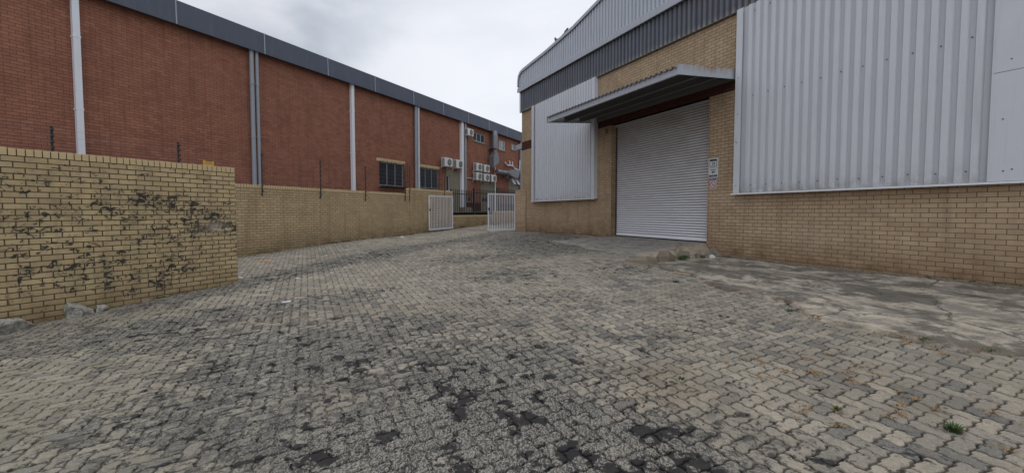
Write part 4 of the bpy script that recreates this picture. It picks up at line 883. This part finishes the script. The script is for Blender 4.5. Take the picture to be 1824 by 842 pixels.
mb = MB(); mb.prism([(7.74,2.755),(7.82,2.77),(7.825,2.735),(7.745,2.72)], 'y', YW+.008, YW+.0105); mb.box(7.79, 7.80, YW+.008, YW+.0102, 2.69, 2.735); mb.box(7.71, 7.745, YW+.008, YW+.0103, 2.735, 2.75); mb.build('camera_symbol', M['sd'], rt)
rect(rt, 'band_lettering', 7.70, 7.86, 2.635, 2.645, M['ssil'], .0125)
rt = plate('name_strip', 7.67, 7.875, 2.515, 2.585, M['ssil'], 'small grey strip with black blocks between the camera and no smoking signs')
for a, b in ((7.825,7.86),(7.79,7.80),(7.745,7.78),(7.69,7.735)): rect(rt, 'lettering', a, b, 2.53, 2.565, M['sd'])
rt = plate('no_smoking_sign', 7.672, 7.875, 2.30, 2.51, M['spk'], 'lowest sign, a red crossed circle on pale pink')
n = 28; mb = MB(); cx, cz = 7.773, 2.405
for i in range(n):
    a0, a1 = 2*math.pi*i/n, 2*math.pi*(i+1)/n; mb.add([(cx+r_*math.cos(t), YW+y_, cz+r_*math.sin(t)) for y_ in (.0085, .011) for t in (a0, a1) for r_ in (.078, .092)], [(4,6,7,5)])
mb.prism([(cx+.06, cz+.066), (cx+.068, cz+.056), (cx-.06, cz-.066), (cx-.068, cz-.056)], 'y', YW+.008, YW+.0113)
mb.build('crossed_circle', M['sr'], rt)
rect(rt, 'cigarette_symbol', 7.73, 7.80, 2.397, 2.407, M['sd'], .0098)

# ------------------------------------------------------------ birds on the gable edge
for s, hd, lab in ((15.72, 1, 'dark bird perched on the gable edge, the lower one'), (14.98, -1, 'dark bird crouching on the gable edge, the upper one')):
    z = ov(s); root = thing('bird', WF, (s, YW+.0, z), lab, 'bird', 'birds on the warehouse gable')
    mb = MB(); mb.ell((s, YW+.0, z+.11), (.13, .06, .065), 12, 8, Matrix.Rotation(-.35*hd, 3, 'Y')); mb.ell((s+.11*hd, YW, z+.2+(.02 if hd > 0 else -.03)), (.045, .038, .042), 10, 6)
    mb.tube([(s+.05*hd, YW, z+.14), (s+.1*hd, YW, z+.19)], [.05, .035], 8); mb.tube([(s+.145*hd, YW, z+.205), (s+.185*hd, YW, z+.195)], [.012, .003], 5)
    mb.add([(s-.09*hd, YW-.03, z+.10), (s-.09*hd, YW+.03, z+.10), (s-.27*hd, YW+.04, z+.05), (s-.27*hd, YW-.04, z+.05), (s-.09*hd, YW, z+.075)], [(0,1,2,3),(0,3,4),(1,4,2),(3,2,4),(0,4,1)])
    for dy in (-.025, .025): mb.tube([(s, YW+dy, z+.07), (s+.01, YW+dy, z)], .007, 5)
    mb.build('body', M['bird'], root, smooth=True)

# ------------------------------------------------------------ rubble, weeds, litter
def rock(name, P, top, mat, label, cat='concrete block', jitter=.02, seed=1):
    """broken slab: plan outline P (LF coordinates), heights 'top' per corner"""
    r = random.Random(seed); n = len(P); cx = sum(p[0] for p in P)/n; cy = sum(p[1] for p in P)/n; X, Y = LF.w(cx, cy).xy; zg = h(X, Y)
    mb = MB(); vs = []
    for lv, k in ((-.05, 1.02), (.0, 1.0), (.55, .97), (1, .88)):
        for (a, b), t in zip(P, top): vs.append((cx+(a-cx)*k+r.uniform(-jitter, jitter), cy+(b-cy)*k+r.uniform(-jitter, jitter), zg+(t*lv if lv > 0 else lv)+r.uniform(-jitter, jitter)*.5))
    fs = [tuple(3*n+i for i in range(n))]+[(l*n+i, l*n+(i+1) % n, (l+1)*n+(i+1) % n, (l+1)*n+i) for l in range(3) for i in range(n)]
    mb.add(vs, fs); o = mb.build(name, mat, None, LF, (cx, cy, zg), bevel=.006); return tag(o, label, cat)
rock('broken_kerb', [(1.3,8.84),(1.7,8.78),(2.03,8.80),(2.14,8.88),(2.08,9.03),(1.7,9.05),(1.3,9.05)], [.20,.2,.17,.06,.17,.2,.2], M['concrete_block'], 'long broken piece of concrete kerb against the sooty wall at the left edge', seed=3)
rock('concrete_chunk', [(2.47,8.9),(2.62,8.86),(2.78,8.89),(2.80,9.02),(2.62,9.04),(2.46,9.03)], [.16,.15,.03,.06,.21,.22], M['concrete_block'], 'wedge of concrete with a pale top edge, between the kerb piece and the small stone', seed=5)
rock('broken_stone', [(2.80,8.92),(2.9,8.9),(2.97,8.97),(2.93,9.03),(2.82,9.02)], [.08,.06,.07,.1,.1], M['concrete_block'], 'small broken stone at the foot of the sooty wall', 'stone', .01, seed=8)
def gravel(name, cx, cy, rx, ry, n, mat, label, cat, size=(.006, .02), heap=0., kind='stuff', seed=1):
    r = random.Random(seed); mb = MB()
    for i in range(n):
        a = r.uniform(0, 6.283); q = math.sqrt(r.random()); X = cx+rx*q*math.cos(a); Y = cy+ry*q*math.sin(a); s = r.uniform(*size)
        z = h(X, Y)+heap*(1-q)*r.uniform(.6, 1)+s*.3; c = [(s*r.uniform(.6,1.2), 0, 0), (0, s*r.uniform(.5,1), 0), (-s*r.uniform(.6,1.2), 0, 0), (0, -s*r.uniform(.5,1), 0)]; t = r.uniform(0, 6.28)
        b = [(X+math.cos(t)*p[0]-math.sin(t)*p[1], Y+math.sin(t)*p[0]+math.cos(t)*p[1], z) for p in c]
        mb.add(b+[(X, Y, z+s*r.uniform(.3, .7)), (X, Y, z-s*.6)], [(0,1,4),(1,2,4),(2,3,4),(3,0,4),(1,0,5),(2,1,5),(3,2,5),(0,3,5)])
    return tag(mb.build(name, mat), label, cat, kind=kind)
def slab(P, top, label, seed):
    rock('concrete_chunk', [LF.l(*p) for p in P][::-1], [t*1.5+.02 for t in top], M['slab'], label, 'concrete chunk', .02, seed)
M['slab'] = painted('broken_tan_concrete', (.235,.20,.15), .92, dirt_shade=(.10,.085,.065), amount=.9, streak=False, scale=7, spec=.2)
slab([(2.55,9.5),(3.0,9.25),(3.3,9.45),(3.25,9.75),(2.8,9.9)], [.05,.06,.10,.13,.06], 'flat broken tan slab at the outer tip of the door pad lip', 21)
slab([(3.38,9.55),(3.62,9.62),(3.9,9.9),(3.75,10.2),(3.45,9.95)], [.10,.05,.06,.17,.17], 'tilted broken tan slab just right of the gap in the door pad lip', 22)
slab([(4.0,10.0),(4.3,10.1),(4.45,10.4),(4.15,10.5)], [.05,.04,.13,.15], 'broken tan slab halfway along the door pad lip, behind the crack', 23)
slab([(4.55,10.28),(4.72,10.3),(4.78,10.45),(4.6,10.5)], [.05,.04,.08,.1], 'small tan lump of concrete nearest the white bag', 24)
q = WF.w(7.62, YW+.14); gravel('rubble_heap', q.x, q.y, .17, .28, 420, M['debris'], 'grey gravel spilled at the wall foot right of the roller door', 'gravel', (.008, .03), .22, seed=2)
gravel('charcoal_bits', .2, 3.0, 1.3, 1.1, 260, M['charcoal'], 'black charcoal crumbs on the sooty pavers', 'charcoal', (.004, .013), seed=3)
gravel('grit', -1.5, 5.5, 5.5, 4.5, 1500, M['debris'], 'loose grit and tiny stones on the pavers', 'grit', (.003, .009), seed=4)
gravel('wall_foot_grit', -6.0, 7.2, .8, 1.6, 300, M['debris'], 'grit along the foot of the sooty wall', 'grit', (.004, .016), seed=5)
r = random.Random(44); mb = MB()
for i in range(900):            # crumbled brick and grit gathered along the warehouse wall foot
    q = WF.w(r.uniform(1.4, 7.6), YW+abs(r.gauss(0, .06))+.01); s = r.uniform(.010, .034); z = h(q.x, q.y)+.03; t = r.uniform(0, 3)
    mb.box(q.x-s, q.x+s*.8, q.y-s*.7, q.y+s, z-.01, z+s*.7)
tag(mb.build('wall_foot_grit', M['slab']), 'crumbled brick and grit gathered along the warehouse wall foot', 'grit', kind='stuff')
def blades(mb, X, Y, n, rad, ht, r, lean=.6, z=None):
    z0 = h(X, Y) if z is None else z
    for i in range(n):
        a = r.uniform(0, 6.283); q = r.random()*rad; x, y = X+q*math.cos(a), Y+q*math.sin(a); L_ = ht*r.uniform(.5, 1.1); b = r.uniform(0, 6.283) if r.random() < .3 else a
        ln = lean*r.uniform(.4, 1.3); dx, dy = math.cos(b)*L_*ln, math.sin(b)*L_*ln; wx, wy = -math.sin(b)*.003*(1+ht*4), math.cos(b)*.003*(1+ht*4)
        mb.add([(x-wx,y-wy,z0-.005),(x+wx,y+wy,z0-.005),(x+dx*.45+wx*.9,y+dy*.45+wy*.9,z0+L_*.6),(x+dx*.45-wx*.9,y+dy*.45-wy*.9,z0+L_*.6),(x+dx,y+dy,z0+L_*.8)], [(0,1,2,3),(3,2,4)])
R0 = random.Random(5)
def weed(X, Y, n, rad, ht, label, mat=None, z=None, lean=.9):
    mb = MB(); blades(mb, X, Y, n, rad, ht, R0, lean, z); m_ = mb.build('weed', mat or M['green'], None, WD, (0, 0, 0)); 
    tag(m_, label, 'weed', 'weeds in the paving')
weed(2.97, 2.75, 130, .045, .05, 'bright green weed tuft between the pavers at the lower right')
weed(2.44, 3.08, 40, .022, .03, 'tiny green weed just up and left of the bright lower right tuft')
weed(1.51, 3.66, 35, .025, .03, 'small green weed beside the brown stained pavers in the middle')
weed(2.98, 7.55, 60, .07, .05, 'low green weed where the pavers meet the concrete corner')
for i, (x, y, t) in enumerate(((3.85,10.05,'left weed of the clump on the door pad'),(4.1,9.9,'right weed of the clump on the door pad'),(3.98,9.75,'front weed of the clump on the door pad'),(4.45,9.75,'lone small weed on the door pad, nearest the gravel'))):
    s_, y_ = WF.l(x, y); tt = (y_-YW)/2.35; zq = .805*(1-tt)+(h(x, y)+.035)*tt; weed(x, y, 90 if i < 3 else 40, .12 if i < 3 else .06, .09, t, z=zq-.01)
for x, y, t in ((4.62,3.98,'green weed at the apron edge by the right margin of the view'),(4.35,4.35,'low green weed at the apron edge, second from the right margin'),(3.98,5.0,'dark weed at the bend of the apron edge'),(3.75,5.6,'small weed on the paver side of the apron edge crack')): weed(x, y, 60, .07, .03, t)
# weeds along the foot of walls
def strip(name, fr, y, s0, s1, n, mat, label, ht=.06, clump=.12, seed=3, side=1):
    r = random.Random(seed); mb = MB()
    for i in range(n):
        s = r.uniform(s0, s1); q = fr.w(s, y+side*r.uniform(0, .05)); blades(mb, q.x, q.y, r.randint(6, 26), clump*r.random(), ht*r.uniform(.4, 1.2), r, z=h(q.x, q.y)+(.03 if fr is WF else 0))
    return tag(mb.build(name, mat), label, 'weeds', kind='stuff')
strip('wall_foot_weeds', LF, 13.38, 10, 18.5, 60, M['green'], 'green weeds along the foot of the long wall', .07, side=-1)
strip('wall_foot_weeds', WF, YW+.03, 1.6, 3.4, 34, M['green'], 'green weeds at the warehouse wall foot by the right edge', .06, seed=4)
strip('wall_foot_weeds', WF, YW+.03, 3.0, 7.4, 95, M['brown_dry'], 'brown dry weeds along the warehouse wall foot', .03, seed=6)
strip('wall_foot_weeds', WF, YW+.03, 12.8, 18, 26, M['green'], 'sparse weeds left of the roller door', .04, seed=7)
strip('wall_foot_weeds', LF, 13.4, 18.9, 20.2, 9, M['green'], 'weed clump at the foot of the low stepped wall', .14, seed=9, side=-1)
strip('wall_foot_moss', LF, 9.06, 3.6, 4.1, 16, M['green'], 'moss at the foot of the sooty wall', .02, .06, seed=12, side=-1)
r = random.Random(8); mb = MB()
for i in range(34):
    x, y = (2.0+r.random()*1.6, 2.5+r.random()*1.6) if i < 30 else (4.0+r.random()*.4, 3.8+r.random()*.6)
    for _ in range(3): blades(mb, x+r.gauss(0, .03), y+r.gauss(0, .03), 9, .03, .02, r, 2.2)
tag(mb.build('dry_grass', M['brown_dry']), 'short dry brown grass in the paver joints at the lower right', 'dry grass', kind='stuff')
mb = MB()
for (x, y) in [(float(np.interp(t, [0, 1], [4.75, 3.55])), 0) for t in ()]: pass
r = random.Random(9)
for s in np.arange(1.2, 7.6, .16):
    q = WF.w(s+r.uniform(-.06, .06), YW+float(apron_line(s))+rag(s)+.05+r.uniform(-.03, .03)); blades(mb, q.x, q.y, r.randint(3, 12), .05, .025, r, 1.6)
tag(mb.build('dry_edge_growth', M['brown_dry']), 'dry brown growth along the edge of the concrete apron', 'dry grass', kind='stuff')
def scrap(X, Y, w_, l_, mat, label, name='paper_scrap', cat='litter', z=0., th=.012, seed=0):
    r = random.Random(seed+int(X*100)); mb = MB(); z0 = h(X, Y)+z+.003; t = r.uniform(0, 3.14); pts = []
    for k in range(7):
        a = 2*math.pi*k/7; u, v = math.cos(a)*l_*r.uniform(.7, 1.1), math.sin(a)*w_*r.uniform(.7, 1.1); pts.append((X+math.cos(t)*u-math.sin(t)*v, Y+math.sin(t)*u+math.cos(t)*v, z0+r.uniform(0, th)))
    mb.add(pts+[(X, Y, z0+th*1.3)]+[(p[0], p[1], z0-.004) for p in pts], [(k, (k+1) % 7, 7) for k in range(7)]+[(8+k, 8+(k+1) % 7, (k+1) % 7, k) for k in range(7)])
    tag(mb.build(name, mat, None, WD, (0, 0, 0)), label, cat)
scrap(4.98, 10.35, .07, .12, M['paper'], 'crumpled white bag beside the gravel at the roller door corner', 'plastic_bag', z=.03, th=.07)
scrap(-5.95, 9.1, .04, .07, M['paper'], 'white scrap at the end of the sooty wall', th=.03)
scrap(-5.15, 9.0, .03, .06, M['wood'], 'cream chip a little right of the sooty wall end', th=.02)
scrap(-4.55, 8.85, .05, .10, M['paper'], 'white plastic scrap on the dark tyre band')
scrap(-3.75, 6.9, .04, .09, M['paper'], 'white scrap on the pavers, nearest of the white litter')
scrap(-1.95, 12.9, .05, .16, M['paper'], 'flat white paper lying mid yard', th=.006)
scrap(-4.3, 14.5, .08, .16, M['wood'], 'tan flattened cardboard lying on the dark tyre band', 'cardboard_scrap', th=.01)
scrap(-4.75, 18.0, .07, .13, M['paper'], 'white object by the long wall foot', th=.03)
scrap(-6.9, 11.7, .05, .2, M['orange'], 'orange strip lying near the long wall', 'plastic_strip', th=.01)
scrap(-1.95, 3.0, .006, .03, M['wood'], 'small orange wood chip on the sooty pavers', 'wood_chip', th=.006)
mb = MB(); q = [(3.25,8.35),(3.35,8.2),(3.45,8.05)]; mb.tube([(x, y, h(x, y)+.02) for x, y in q], .018, 6); tag(mb.build('wood_stick', M['wood'], None, WD), 'pale stick lying at the corner of the concrete apron', 'stick')
mb = MB(); q = [(-5.0,5.35),(-4.7,5.45),(-4.45,5.5),(-4.3,5.38)]; mb.tube([(x, y, h(x, y)+.01) for x, y in q], .005, 5); tag(mb.build('twig', M['charcoal'], None, WD), 'thin dark curved twig on the pavers before the sooty wall', 'twig')
